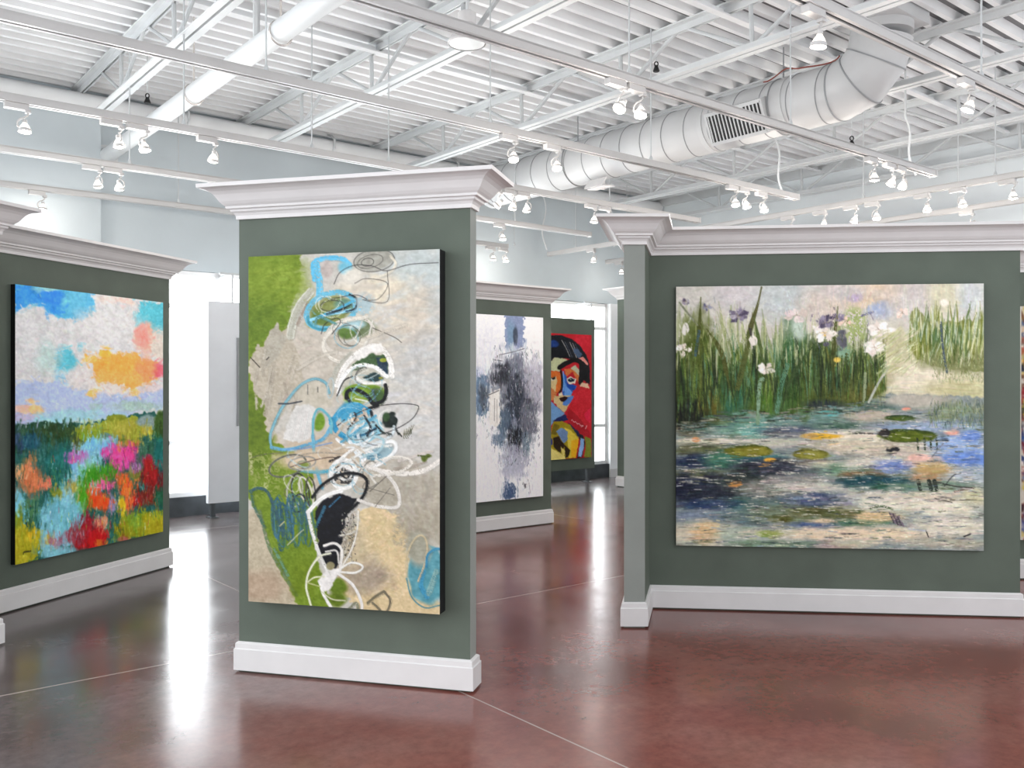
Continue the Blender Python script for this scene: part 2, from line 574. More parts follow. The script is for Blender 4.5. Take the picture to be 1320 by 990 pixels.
# turned-down far end: collar and end cap
mb = MB(); mb.lathe(W(da, db1, dz), W(0, 1), [(-0.05, dr), (-0.05, dr + 0.018), (0.03, dr + 0.018), (0.03, dr - 0.02), (0.05, 0.02)], 40)
mb.build('end_cap', M['duct'], parent=o, origin=W(da, db1, dz), smooth=True)
# segmented elbow up to the roof
mb = MB()
Rb = 0.40
cen = W(da, db0 + Rb, dz + Rb)
seg = []
N = 3
pts = [W(da, db0 + Rb + 0.02, dz)]
for i in range(N + 1):
    t = (i + 0.0) / N * math.pi / 2
    pts.append(W(da, db0 + Rb - Rb * math.sin(t), dz + Rb - Rb * math.cos(t)))
mb.tube([pts[0]] + pts[1:], dr + 0.004, 40)
mb.cur = 1
for i in range(1, N + 1):
    p = pts[i]
    t = (i - 1) / N * math.pi / 2
    tdir = W(0, -math.cos(t), math.sin(t))
    mb.lathe(p - tdir * 0.006, tdir, [(0, dr + 0.012), (0.012, dr + 0.012)], 40)
mb.build('elbow', [M['duct'], M['seam']], parent=o, origin=W(da, db0, dz + 0.2), smooth=True)
mb = MB(); mb.lathe(W(da, db0, dz + Rb), (0, 0, 1), [(0, dr), (ZD - dz - Rb + 0.05, dr)], 40)
mb.build('riser', M['duct'], parent=o, origin=W(da, db0, dz + Rb), smooth=True)
mb = MB(); mb.abox(da - 0.29, da + 0.29, db0 - 0.29, db0 + 0.29, ZD - 0.09, ZD + 0.06)
mb.build('roof_box', M['duct'], parent=o, origin=W(da, db0, ZD))
# grille on the camera side
gb0, gb1 = b_of(on_a(985, 7.35)), b_of(on_a(918, 7.35))
tilt = math.radians(-24)
nrm = W(-math.cos(tilt), 0, math.sin(tilt)); up = W(math.sin(tilt), 0, math.cos(tilt))
gc = W(da, (gb0 + gb1) / 2, dz) + nrm * (dr + 0.0)
hw = (gb1 - gb0) / 2
g = MB()
g.box(gc, W(0, hw + 0.03), up * 0.165, nrm * 0.05)
g.build('vent_collar', M['duct'], parent=o, origin=gc)
g = MB(); g.box(gc + nrm * 0.051, W(0, hw), up * 0.135, nrm * 0.003)
vg = g.build('vent_grille', M['dark'], parent=o, origin=gc + nrm * 0.05)
sl = MB()
ns = 15
for i in range(ns):
    c = gc + nrm * 0.057 + W(0, -hw + (i + 0.5) * 2 * hw / ns)
    sl.box(c, W(0, 0.0065), up * 0.135, nrm * 0.006)
sl.box(gc + nrm * 0.056 + up * 0.14, W(0, hw + 0.012), up * 0.008, nrm * 0.008)
sl.box(gc + nrm * 0.056 - up * 0.14, W(0, hw + 0.012), up * 0.008, nrm * 0.008)
sl.build('vent_slats', M['duct'], parent=o, origin=gc)
for bb in (gb0 - 0.16, gb1 + 0.16):
    mb = MB(); mb.lathe(W(da, bb - 0.03, dz), W(0, 1), [(0, dr), (0, dr + 0.008), (0.06, dr + 0.008), (0.06, dr)], 40, cap=False)
    mb.build('collar_band', M['duct'], parent=o, origin=W(da, bb, dz), smooth=True)
# small white deflector under the duct
q = on_a(770, da - 0.1); bb = b_of(q)
mb = MB()
zc = dz - dr - 0.06
mb.box(W(da - 0.13, bb, zc), W(0, 0.15), W(0.010, 0, 0.0), W(0.04, 0, 0.055))
mb.box(W(da - 0.04, bb, zc - 0.045), W(0, 0.15), W(0.08, 0, 0.01), W(-0.001, 0, 0.008))
mb.box(W(da - 0.02, bb - 0.0, zc + 0.02), W(0, 0.01), W(0.04, 0), (0, 0, 0.08))
mb.build('deflector', M['trim'], parent=o, origin=W(da, bb, zc))
for px in (745, 1010):
    bb = b_of(on_a(px, da))
    h = MB()
    h.tube([W(da + (dr + 0.006) * math.cos(t), bb, dz + (dr + 0.006) * math.sin(t)) for t in np.linspace(0, 2 * math.pi, 33)], 0.007, 5)
    h.tube([W(da, bb, dz + dr), W(da, bb, ZD + 0.02)], 0.007, 6)
    h.build('duct_hanger', M['seam'], parent=o, origin=W(da, bb, dz), smooth=True)
# red-brown cable lying on the duct
bb0 = b_of(on_a(1090, da)); bb1 = b_of(on_a(990, da))
mb = MB()
pts = [W(da - 0.10 + 0.05 * math.sin(9 * t), bb0 + (bb1 - bb0) * t, dz + dr + 0.012 + 0.05 * max(0, math.sin(7 * t - 3.5))) for t in np.linspace(0, 1, 24)]
mb.tube(pts, 0.007, 6)
oo = mb.build('loose_cable', M['copper'], origin=W(da, bb0, dz + dr), smooth=True)
tag(oo, 'loose red-brown cable lying along the top of the big air duct', 'cable')

# ------------------------------------------------------------------ round high-bay light
hp = on_a(602, 4.32)
hz = EYE + (495 - 57) / F * hp.y
o = empty('high_bay_light', (hp.x, hp.y, hz), 'round white dish-shaped high-bay light hanging below the second roof joist', 'ceiling light')
mb = MB()
pr_ = [(0.0, 0.150), (0.006, 0.158), (0.02, 0.158), (0.03, 0.150), (0.09, 0.105), (0.13, 0.07), (0.15, 0.06)]
mb.lathe((hp.x, hp.y, hz), (0, 0, 1), pr_, 40, cap=False)
mb.build('reflector_dish', M['trim'], parent=o, origin=(hp.x, hp.y, hz), smooth=True)
mb = MB(); mb.lathe((hp.x, hp.y, hz + 0.004), (0, 0, 1), [(0, 0.01), (0.0, 0.145), (0.008, 0.148)], 40)
mb.build('lens', M['lampglass'], parent=o, origin=(hp.x, hp.y, hz + 0.004), smooth=True)
mb = MB(); mb.lathe((hp.x, hp.y, hz + 0.15), (0, 0, 1), [(0, 0.06), (0.01, 0.075), (0.10, 0.075), (0.115, 0.05)], 24)
mb.build('ballast_housing', M['trim'], parent=o, origin=(hp.x, hp.y, hz + 0.15), smooth=True)
mb = MB(); mb.tube([(hp.x, hp.y, hz + 0.26), (hp.x, hp.y, ZD)], 0.012, 8)
mb.build('stem', M['steel'], parent=o, origin=(hp.x, hp.y, hz + 0.3), smooth=True)

# ------------------------------------------------------------------ small black ceiling fittings
for (px, py, aa, bb_, lab) in ((190, 127, None, 9.3, 'small black ceiling fitting below the deck between the first joist and the thick pipe'),
                               (846, 86, None, 6.05, 'small black ceiling fitting above the middle joist, left of the duct vent'),
                               (1098, 182, None, 5.75, 'small black ceiling fitting beyond the duct, above the far end of a track')):
    q = on_b(px, bb_); z = EYE + (495 - py) / F * q.y
    o = empty('ceiling_fitting', (q.x, q.y, z), lab, 'ceiling fitting', 'small black ceiling fittings')
    s_ = q.y / 9.0
    mb = MB(); mb.lathe((q.x, q.y, z - 0.05 * s_), (0, 0, 1), [(0, 0.030 * s_), (0.008, 0.034 * s_), (0.03, 0.026 * s_), (0.05, 0.018 * s_), (0.06, 0.018 * s_)], 14)
    mb.build('body', M['dark'], parent=o, origin=(q.x, q.y, z), smooth=True)
    mb = MB()
    mb.tube([(q.x + 0.018 * s_ * math.cos(t), q.y, z + 0.028 * s_ + 0.022 * s_ * math.sin(t)) for t in np.linspace(0, 2 * math.pi, 17)], 0.006 * s_, 6)
    mb.build('frame_loop', M['dark'], parent=o, origin=(q.x, q.y, z + 0.03), smooth=True)
    mb = MB(); mb.tube([(q.x, q.y, z + 0.048 * s_), (q.x, q.y, ZD + 0.02)], 0.006, 6)
    mb.build('drop_rod', M['steel'], parent=o, origin=(q.x, q.y, z + 0.1), smooth=True)

# ------------------------------------------------------------------ a small painter: pigment laid stroke by stroke on a raster
def homography(quad):
    """unit square (u right, v down) -> photo pixels, quad TL TR BR BL"""
    src = [(0, 0), (1, 0), (1, 1), (0, 1)]
    A = []; B = []
    for (u, v), (x, y) in zip(src, quad):
        A.append([u, v, 1, 0, 0, 0, -u * x, -v * x]); B.append(x)
        A.append([0, 0, 0, u, v, 1, -u * y, -v * y]); B.append(y)
    h = np.linalg.solve(np.array(A, float), np.array(B, float))
    return np.append(h, 1).reshape(3, 3)


class Paint:
    def __init__(s, quad, Wd, Hd, seed, base=(200, 195, 185)):
        s.W, s.H = Wd, Hd
        s.rng = np.random.default_rng(seed)
        s.Hm = homography(quad); s.Hi = np.linalg.inv(s.Hm)
        u, v = np.meshgrid((np.arange(Wd)) / (Wd - 1), (np.arange(Hd)) / (Hd - 1))
        w = s.Hm[2, 0] * u + s.Hm[2, 1] * v + 1
        s.PX = ((s.Hm[0, 0] * u + s.Hm[0, 1] * v + s.Hm[0, 2]) / w)
        s.PY = ((s.Hm[1, 0] * u + s.Hm[1, 1] * v + s.Hm[1, 2]) / w)
        s.C = np.empty((Hd, Wd, 3)); s.C[:] = base
        s.n = {c: s.noise(c) for c in (2, 5, 12, 30, 70)}

    def noise(s, cell, cellx=None):
        cx = cellx or cell
        gh, gw = int(s.H / cell) + 3, int(s.W / cx) + 3
        g = s.rng.uniform(-1, 1, (gh, gw))
        y = np.arange(s.H) / cell; x = np.arange(s.W) / cx
        yi = y.astype(int); xi = x.astype(int)
        fy = y - yi; fx = x - xi
        fy = (fy * fy * (3 - 2 * fy))[:, None]; fx = (fx * fx * (3 - 2 * fx))[None, :]
        a = g[yi][:, xi]; b = g[yi][:, xi + 1]; c = g[yi + 1][:, xi]; d = g[yi + 1][:, xi + 1]
        return (a * (1 - fx) + b * fx) * (1 - fy) + (c * (1 - fx) + d * fx) * fy

    def win(s, x0, y0, x1, y1):
        us = []; vs = []
        for x, y in ((x0, y0), (x1, y0), (x1, y1), (x0, y1)):
            q = s.Hi @ np.array([x, y, 1.0]); us.append(q[0] / q[2]); vs.append(q[1] / q[2])
        i0 = max(0, int(min(us) * (s.W - 1)) - 1); i1 = min(s.W, int(max(us) * (s.W - 1)) + 3)
        j0 = max(0, int(min(vs) * (s.H - 1)) - 1); j1 = min(s.H, int(max(vs) * (s.H - 1)) + 3)
        if i1 <= i0 or j1 <= j0: return None
        return slice(j0, j1), slice(i0, i1)

    def lay(s, w, al, col):
        al = np.clip(al, 0, 1)[..., None]
        s.C[w] = s.C[w] * (1 - al) + np.asarray(col, float) * al

    def blob(s, cx, cy, rx, ry, col, al=1.0, soft=0.35, ang=0, rough=0.25, cell=12, dry=0.0):
        R = max(rx, ry) * (1 + rough + soft) + 2
        w = s.win(cx - R, cy - R, cx + R, cy + R)
        if w is None: return
        c, t = math.cos(math.radians(ang)), math.sin(math.radians(ang))
        X = s.PX[w] - cx; Y = s.PY[w] - cy
        r = np.hypot((X * c + Y * t) / rx, (-X * t + Y * c) / ry)
        r = r + rough * s.n[cell][w]
        a = np.clip((1 + soft / 2 - r) / max(soft, 1e-3), 0, 1)
        if dry: a = a * (s.n[2][w] * 0.6 + s.n[5][w] * 0.4 > dry - 0.5)
        s.lay(w, a * al, np.asarray(col) + 5 * s.n[5][w][..., None])

    def poly(s, pts, col, al=1.0, rough=2.0, cell=5, soft=1.0, vary=6, dry=0.0, rough2=0.0):
        p = np.array(pts, float)
        m = rough + rough2 + 2
        w = s.win(p[:, 0].min() - m, p[:, 1].min() - m, p[:, 0].max() + m, p[:, 1].max() + m)
        if w is None: return
        X = s.PX[w] + rough * s.n[cell][w] + rough2 * s.n[30][w]
        Y = s.PY[w] + rough * np.roll(s.n[cell], 7, 0)[w] + rough2 * np.roll(s.n[30], 40, 1)[w]
        ins = np.zeros(X.shape, bool)
        j = len(p) - 1
        for i in range(len(p)):
            xi, yi = p[i]; xj, yj = p[j]
            cond = ((yi > Y) != (yj > Y))
            with np.errstate(divide='ignore', invalid='ignore'):
                ins ^= cond & (X < (xj - xi) * (Y - yi) / ((yj - yi) or 1e-9) + xi)
            j = i
        a = ins.astype(float)
        for _ in range(int(soft)):
            q = np.pad(a, 1, mode='edge')
            a = (q[:-2, 1:-1] + q[2:, 1:-1] + q[1:-1, :-2] + q[1:-1, 2:] + 2 * q[1:-1, 1:-1]) / 6
        if dry: a = a * np.clip((s.n[2][w] * 0.6 + s.n[5][w] * 0.4 - dry + 0.5) * 4, 0, 1)
        s.lay(w, a * al, np.asarray(col) + vary * s.n[12][w][..., None] + 0.6 * vary * s.n[2][w][..., None])

    @staticmethod
    def curve(pts, closed=False, n=10):
        p = np.array(pts, float)
        if len(p) < 3 and not closed: return p
        out = []
        N = len(p)
        for i in range(N if closed else N - 1):
            p0 = p[(i - 1) % N] if closed or i > 0 else 2 * p[0] - p[1]
            p1 = p[i]; p2 = p[(i + 1) % N]
            p3 = p[(i + 2) % N] if closed or i + 2 < N else 2 * p[-1] - p[-2]
            for t in np.linspace(0, 1, n, endpoint=False):
                out.append(0.5 * ((2 * p1) + (-p0 + p2) * t + (2 * p0 - 5 * p1 + 4 * p2 - p3) * t * t + (-p0 + 3 * p1 - 3 * p2 + p3) * t ** 3))
        out.append(p[0] if closed else p[-1])
        return np.array(out)

    def stroke(s, pts, wd, col, al=1.0, closed=False, dry=0.0, bris=10, taper=0.0, n=8, edge=None):
        c = s.curve(pts, closed, n)
        h = wd / 2
        w = s.win(c[:, 0].min() - h - 2, c[:, 1].min() - h - 2, c[:, 0].max() + h + 2, c[:, 1].max() + h + 2)
        if w is None: return
        X = s.PX[w]; Y = s.PY[w]
        best = np.full(X.shape, 1e9); off = np.zeros(X.shape); tt = np.zeros(X.shape)
        L = 0; tot = max(1e-6, np.hypot(*np.diff(c, axis=0).T).sum())
        for i in range(len(c) - 1):
            ax, ay = c[i]; dx, dy = c[i + 1] - c[i]
            l2 = dx * dx + dy * dy
            if l2 < 1e-9: continue
            l = math.sqrt(l2)
            t = np.clip(((X - ax) * dx + (Y - ay) * dy) / l2, 0, 1)
            ex = X - ax - t * dx; ey = Y - ay - t * dy
            d = np.hypot(ex, ey)
            m = d < best
            best = np.where(m, d, best)
            off = np.where(m, (ex * dy - ey * dx) / l, off)
            tt = np.where(m, (L + t * l) / tot, tt)
            L += l
        hh = h * (1 + 0.12 * s.n[5][w])
        if taper: hh = hh * np.clip(np.minimum(tt, 1 - tt) / taper, 0.25, 1)
        a = np.clip(hh - best + 0.5, 0, 1)
        br = s.rng.uniform(-1, 1, 48)
        bi = np.interp(np.clip(off / max(h, 0.5), -1, 1), np.linspace(-1, 1, 48), br)
        if dry:
            a = a * np.clip((0.55 * s.n[2][w] + 0.6 * bi - dry + 0.75) * 3, 0, 1)
        colr = np.asarray(col, float) + bris * bi[..., None]
        if edge is not None:
            k = np.clip((np.abs(off) / max(h, 0.5) - 0.55) * 3, 0, 1)[..., None]
            colr = colr * (1 - k) + np.asarray(edge, float) * k
        s.lay(w, a * al, colr)

    def ring(s, cx, cy, rx, ry, ang, wd, col, a0=0, a1=360, **k):
        c, t = math.cos(math.radians(ang)), math.sin(math.radians(ang))
        pts = []
        for q in np.linspace(math.radians(a0), math.radians(a1), 15):
            x, y = rx * math.cos(q), ry * math.sin(q)
            pts.append((cx + x * c - y * t, cy + x * t + y * c))
        s.stroke(pts, wd, col, n=4, **k)

    def dabs(s, n, region, length, width, ang, col=None, al=0.8, jit=14, samp=None, accent=None, acc=0.0, scat=0.0):
        """many short strokes; region = (x0,y0,x1,y1) or callable; colour sampled from what is below unless col is given"""
        r = s.rng
        src = s.C.copy() if samp is None else samp
        for _ in range(n):
            if callable(region): x, y = region(r)
            else: x = r.uniform(region[0], region[2]); y = r.uniform(region[1], region[3])
            q = s.Hi @ np.array([x + (r.normal(0, scat) if scat else 0), y + (r.normal(0, scat) if scat else 0), 1.0]); iu = int(q[0] / q[2] * (s.W - 1)); iv = int(q[1] / q[2] * (s.H - 1))
            if not (0 <= iu < s.W and 0 <= iv < s.H): continue
            if accent is not None and r.random() < acc: cc = np.array(accent[r.integers(len(accent))], float)
            elif col is not None: cc = np.array(col[r.integers(len(col))], float)
            else: cc = src[iv, iu].copy()
            cc = cc + r.normal(0, jit) + r.normal(0, jit * 0.35, 3)
            Ln = r.uniform(*length) / 2; Wn = r.uniform(*width) / 2
            an = math.radians(r.uniform(*ang)); c, t = math.cos(an), math.sin(an)
            bx = abs(Ln * c) + abs(Wn * t) + 1.5; by = abs(Ln * t) + abs(Wn * c) + 1.5
            w = s.win(x - bx, y - by, x + bx, y + by)
            if w is None: continue
            X = s.PX[w] - x; Y = s.PY[w] - y
            p = (X * c + Y * t) / Ln; o = (-X * t + Y * c) / Wn
            a = np.clip((1 - np.maximum(np.abs(p) ** 1.5, np.abs(o))) * 2.2, 0, 1) * al
            a = a * np.clip(0.8 + 0.5 * s.n[2][w], 0, 1)
            s.lay(w, a, cc)

    def impasto(s, amp=6.0, horiz=1.0):
        a = 0.6 * s.noise(2, 5) + 0.5 * s.noise(5, 2) + 0.9 * s.noise(3, 4) + 0.7 * s.noise(8)
        s.C += amp * a[..., None]

    gain = 1.0

    def finish(s, grain=5, sat=1.0):
        g = (128 + (s.C - 128) * 1.13) * s.gain + grain * s.n[2][..., None] + grain * 0.7 * s.n[5][..., None]
        g = np.clip(g, 2, 252) / 255.0
        lin = np.where(g <= 0.04045, g / 12.92, ((g + 0.055) / 1.055) ** 2.4)
        return lin


def canvas_object(name, P, corners, nrm, depth, edge_mat, label, group=None):
    """corners: world TL TR BR BL of the painted face; the stretcher runs back by depth along -nrm"""
    TL, TR, BR, BL = [Vector(c) for c in corners]
    cen = (TL + TR + BR + BL) / 4 - nrm * depth
    o = empty(name, (cen.x, cen.y, min(BR.z, BL.z)), label, 'painting', group)
    Hn, Wn = P.H, P.W
    u = np.linspace(0, 1, Wn)[None, :, None]; v = np.linspace(0, 1, Hn)[:, None, None]
    a = np.array(TL); b = np.array(TR); c = np.array(BR); d = np.array(BL)
    pos = (a * (1 - u) + b * u) * (1 - v) + (d * (1 - u) + c * u) * v
    pos = pos - np.array(o.location) + np.array(nrm) * 0.0015
    me = bpy.data.meshes.new('painted_face')
    me.vertices.add(Hn * Wn)
    me.vertices.foreach_set('co', pos.reshape(-1).astype(np.float32))
    i, j = np.meshgrid(np.arange(Wn - 1), np.arange(Hn - 1))
    k = (j * Wn + i).reshape(-1)
    quads = np.stack([k, k + Wn, k + Wn + 1, k + 1], 1).astype(np.int32)
    nf = len(quads)
    me.loops.add(nf * 4); me.polygons.add(nf)
    me.loops.foreach_set('vertex_index', quads.reshape(-1))
    me.polygons.foreach_set('loop_start', np.arange(0, nf * 4, 4, dtype=np.int32))
    me.update(calc_edges=True)
    at = me.color_attributes.new('pigment', 'FLOAT_COLOR', 'POINT')
    lin = P.finish()
    rgba = np.ones((Hn * Wn, 4), np.float32); rgba[:, :3] = lin.reshape(-1, 3)
    at.data.foreach_set('color', rgba.reshape(-1))
    me.materials.append(M['paint'])
    f = bpy.data.objects.new('painted_face', me); C.objects.link(f); f.parent = o
    mb = MB()
    fr = [TL, TR, BR, BL]; bk = [p - nrm * depth for p in fr]
    mb.add(fr + bk, [[0, 1, 2, 3], [7, 6, 5, 4], [0, 4, 5, 1], [1, 5, 6, 2], [2, 6, 7, 3], [3, 7, 4, 0]])
    mb.build('canvas_stretcher', edge_mat, parent=o, origin=o.location)
    return o

# ------------------------------------------------------------------ the paintings
def paint_scribble():
    quad = [(323, 331), (567, 321), (567, 793), (318, 774)]
    P = Paint(quad, 250, 480, 11, (198, 194, 186)); P.gain = 0.90
    def c(*pts): return [(310 + x / 2.022, 310 + y / 2.022) for x, y in pts]
    def S(pts, w, col, **k):
        w = w * 0.84 if w >= 5 else w * 0.9
        if w >= 4:
            sh = P.rng.uniform(-1.5, 1.5, (len(pts), 2))
            P.stroke(c(*[(x + 1.5 + a, y + 2 + b) for (x, y), (a, b) in zip(pts, sh)]), (w + 2) / 2.022, [v * 0.72 for v in col], al=0.35, dry=0.25)
        P.stroke(c(*pts), w / 2.022, col, **k)
        if w >= 4:
            for q in range(3):
                sh = P.rng.uniform(-w * 0.35, w * 0.35, (len(pts), 2))
                f = (0.86, 1.06, 0.96)[q]
                P.stroke(c(*[(x + a, y + b) for (x, y), (a, b) in zip(pts, sh)]), w * 0.3 / 2.022, [min(250, v * f) for v in col], al=0.55, dry=0.3)
    def B(x, y, rx, ry, col, **k): (cx, cy), = c((x, y)); P.blob(cx, cy, rx / 2.022, ry / 2.022, col, **k)
    def R(x, y, rx, ry, ang, w, col, **k): (cx, cy), = c((x, y)); P.ring(cx, cy, rx / 2.022, ry / 2.022, ang, w / 2.022, col, **k)
    def Y(pts, col, **k): P.poly(c(*pts), col, **k)
    # ground tones
    B(460, 110, 120, 130, (196, 203, 201), soft=0.8); B(480, 330, 110, 180, (196, 194, 190), soft=0.8)
    B(400, 190, 110, 70, (212, 201, 186), soft=0.8); B(350, 140, 90, 60, (224, 213, 194), soft=0.9)
    B(200, 320, 130, 130, (196, 187, 174), soft=0.9); B(440, 480, 110, 120, (203, 200, 196), soft=0.9)
    B(480, 700, 120, 100, (172, 164, 148), soft=0.5); B(420, 640, 120, 70, (178, 171, 157), soft=0.6)
    B(200, 560, 150, 70, (196, 179, 158), soft=0.7); B(345, 260, 60, 60, (206, 197, 183), soft=0.9)
    # green field on the left
    Y([(15, 30), (156, 34), (160, 70), (166, 90), (160, 125), (140, 155), (125, 215), (112, 260), (112, 330), (96, 440), (82, 520), (150, 545), (190, 570), (185, 640), (205, 700), (196, 800), (205, 850), (240, 985), (150, 985), (108, 900), (80, 800), (40, 700), (5, 640)], (116, 139, 38), rough=2, rough2=3)
    B(90, 110, 80, 70, (131, 152, 48), soft=0.8, al=0.8); B(60, 210, 60, 60, (98, 122, 27), soft=0.8, al=0.7)
    B(45, 480, 40, 90, (95, 116, 18), soft=0.6, al=0.8); B(110, 90, 40, 30, (142, 162, 62), soft=0.9, al=0.7, dry=0.4)
    P.dabs(420, lambda r: (r.uniform(318, 395), r.uniform(328, 470)), (8, 22), (1.5, 4), (-25, 15), al=0.5, jit=7)
    # pale leaf cut into the green
    Y([(100, 213), (112, 240), (128, 222), (160, 320), (165, 400), (120, 430), (98, 470), (82, 515), (62, 470), (66, 425), (50, 402), (36, 384), (27, 350), (22, 310), (47, 265), (58, 276), (80, 240)], (187, 177, 160), rough=2.5)
    Y([(100, 214), (112, 240), (122, 250), (100, 300), (70, 330), (60, 282), (80, 242)], (178, 172, 158), rough=2, al=0.8)
    for q in range(26):
        x = P.rng.uniform(40, 150); y = P.rng.uniform(270, 420); tv = P.rng.uniform(-20, 18)
        S([(x, y), (x + P.rng.uniform(-16, 10), y + P.rng.uniform(25, 60))], 7, [v + tv for v in (188, 179, 163)], al=0.45, dry=0.3)
    S([(28, 300), (45, 318), (52, 326)], 2.5, (50, 45, 40)); S([(70, 306), (76, 300)], 3, (50, 45, 40))
    P.dabs(700, lambda r: (r.uniform(360, 566), r.uniform(325, 640)), (8, 26), (2, 5), (-70, 70), al=0.45, jit=6)
    P.dabs(170, lambda r: (r.uniform(455, 566), r.uniform(345, 560)), (18, 44), (4, 9), (-45, 25), col=[(214, 206, 194), (198, 192, 184), (206, 208, 206), (222, 212, 196), (190, 182, 172), (202, 206, 206)], al=0.4, jit=4)
    # sand patches at the foot
    Y([(5, 690), (46, 702), (60, 750), (84, 830), (122, 900), (166, 985), (0, 985)], (190, 178, 155), rough=3)
    B(50, 900, 60, 40, (181, 158, 136), soft=0.9, al=0.8)
    S([(48, 700), (70, 790), (105, 860), (140, 920)], 10, (108, 128, 96), al=0.7, dry=0.5)
    S([(85, 800), (120, 870)], 9, (110, 150, 130), al=0.8, dry=0.4)
    Y([(305, 700), (330, 692), (395, 698), (425, 745), (436, 800), (430, 860), (470, 940), (545, 945), (545, 985), (330, 985), (250, 900), (285, 800)], (212, 191, 152), rough=4, rough2=4)
    B(320, 870, 70, 45, (166, 152, 134), soft=0.8); B(300, 800, 30, 60, (196, 180, 150), soft=0.9)
    B(420, 770, 22, 45, (174, 163, 138), soft=0.6, ang=-15, dry=0.3)
    P.dabs(600, lambda r: (r.uniform(455, 530), r.uniform(655, 775)), (6, 20), (1.5, 4), (-70, 70), al=0.5, jit=9)
    P.dabs(250, lambda r: (r.uniform(520, 566), r.uniform(600, 700)), (10, 30), (3, 6), (40, 110), al=0.4, jit=6)
    # blue at the crown
    S([(196, 100), (192, 62), (214, 48), (262, 46), (286, 62)], 15, (104, 190, 226), dry=0.15)
    S([(200, 60), (208, 100), (208, 140)], 20, (112, 196, 228), dry=0.15)
    B(228, 72, 14, 26, (190, 178, 172), soft=0.5); B(275, 70, 16, 16, (130, 195, 215), soft=0.6)
    S([(186, 130), (158, 165), (140, 205), (132, 245)], 24, (186, 184, 170), edge=(214, 215, 202), dry=0.1)
    S([(176, 160), (150, 215)], 6, (160, 142, 128), al=0.6, dry=0.4)
    B(240, 182, 62, 42, (134, 142, 82), ang=-20, soft=0.3)
    B(210, 200, 26, 22, (104, 128, 62), soft=0.5); B(275, 165, 30, 18, (112, 150, 130), soft=0.6)
    R(238, 180, 66, 44, -20, 14, (112, 186, 212), dry=0.15)
    R(230, 190, 54, 36, -20, 7, (62, 142, 160), a0=60, a1=200, al=0.8)
    S([(186, 204), (230, 190), (300, 178), (332, 176)], 9, (150, 214, 240))
    S([(206, 196), (250, 178), (290, 158), (312, 150)], 7, (92, 176, 210))
    S([(226, 188), (262, 178), (290, 164)], 5, (26, 30, 34), taper=0.3)
    S([(286, 138), (304, 150), (300, 174), (276, 182)], 5, (30, 32, 36), taper=0.2)
    B(322, 166, 24, 26, (174, 192, 196), soft=0.7, dry=0.3)
    # grey stone shape and pencil loops
    B(350, 52, 52, 27, (170, 168, 158), ang=-8, soft=0.2, rough=0.1)
    R(350, 52, 53, 28, -8, 2, (70, 68, 64), al=0.8)
    R(340, 54, 34, 16, -15, 1.6, (92, 90, 84), al=0.8); R(333, 56, 16, 10, -10, 1.6, (80, 78, 74))
    S([(392, 40), (405, 60), (390, 82), (345, 100)], 7, (226, 218, 200), al=0.8)
    B(296, 96, 26, 20, (222, 216, 204), soft=0.6)
    S([(246, 112), (262, 82), (300, 64), (345, 66), (382, 78), (440, 62), (516, 57)], 2.2, (60, 58, 58), al=0.8)
    S([(300, 110), (330, 98), (384, 110), (360, 150), (320, 152), (384, 156), (384, 80)], 1.8, (70, 66, 62), al=0.8)
    S([(240, 150), (300, 140), (330, 150)], 1.8, (60, 60, 66))
    # off-white loops below
    B(314, 228, 46, 24, (118, 130, 96), soft=0.4, ang=-10); B(276, 236, 20, 14, (98, 126, 60), soft=0.5)
    B(300, 215, 26, 12, (170, 200, 205), soft=0.6)
    R(285, 245, 66, 44, -18, 8, (210, 203, 192), dry=0.1)
    S([(330, 196), (270, 210), (226, 246), (218, 276), (236, 302), (276, 318)], 10, (226, 220, 208), dry=0.05)
    S([(345, 206), (330, 260), (296, 300)], 5, (220, 216, 206)); S([(318, 208), (300, 250), (270, 262)], 4, (206, 206, 198))
    S([(212, 240), (222, 215), (250, 200), (262, 210), (240, 240)], 2, (50, 50, 50))
    S([(346, 225), (400, 248), (420, 262)], 1.8, (70, 66, 60))
    R(285, 245, 30, 26, 30, 2, (80, 82, 72), al=0.7)
    S([(290, 290), (252, 330), (236, 390)], 14, (186, 184, 172), dry=0.2)
    # white hood with the dark green heart
    Y([(262, 372), (282, 330), (318, 305), (352, 292), (384, 308), (388, 350), (386, 400), (352, 432), (300, 425), (272, 405)], (196, 192, 178), rough=2)
    Y([(270, 345), (300, 312), (340, 292), (378, 296), (388, 322), (386, 352), (372, 336), (344, 320), (306, 330)], (72, 98, 62), rough=2)
    Y([(350, 300), (382, 306), (388, 350), (366, 334)], (42, 62, 78), rough=1.5); B(372, 308, 9, 5, (150, 160, 60))
    S([(252, 372), (272, 326), (306, 290), (344, 272), (370, 280), (390, 310), (396, 350)], 16, (238, 234, 228), dry=0.05)
    S([(256, 392), (268, 352), (300, 324), (346, 324), (382, 350)], 12, (244, 242, 238), dry=0.05)
    Y([(318, 354), (346, 338), (366, 348), (376, 358), (346, 364)], (44, 70, 72), rough=1); B(366, 354, 7, 4, (130, 130, 50))
    S([(300, 352), (330, 368), (376, 366)], 9, (240, 238, 232))
    B(326, 392, 54, 22, (118, 148, 44), soft=0.2, rough=0.15); B(356, 400, 20, 20, (74, 100, 56), soft=0.5)
    B(300, 410, 26, 12, (142, 162, 66), soft=0.5)
    S([(276, 405), (280, 388), (302, 384), (330, 400), (346, 420), (372, 412), (380, 388), (378, 372)], 11, (24, 26, 30))
    S([(276, 400), (290, 420), (322, 434), (358, 426)], 9, (22, 24, 28))
    S([(252, 400), (270, 362), (292, 350)], 4, (40, 40, 40))
    S([(300, 408), (330, 414)], 4, (226, 226, 214)); S([(344, 385), (352, 412)], 6, (74, 92, 98))
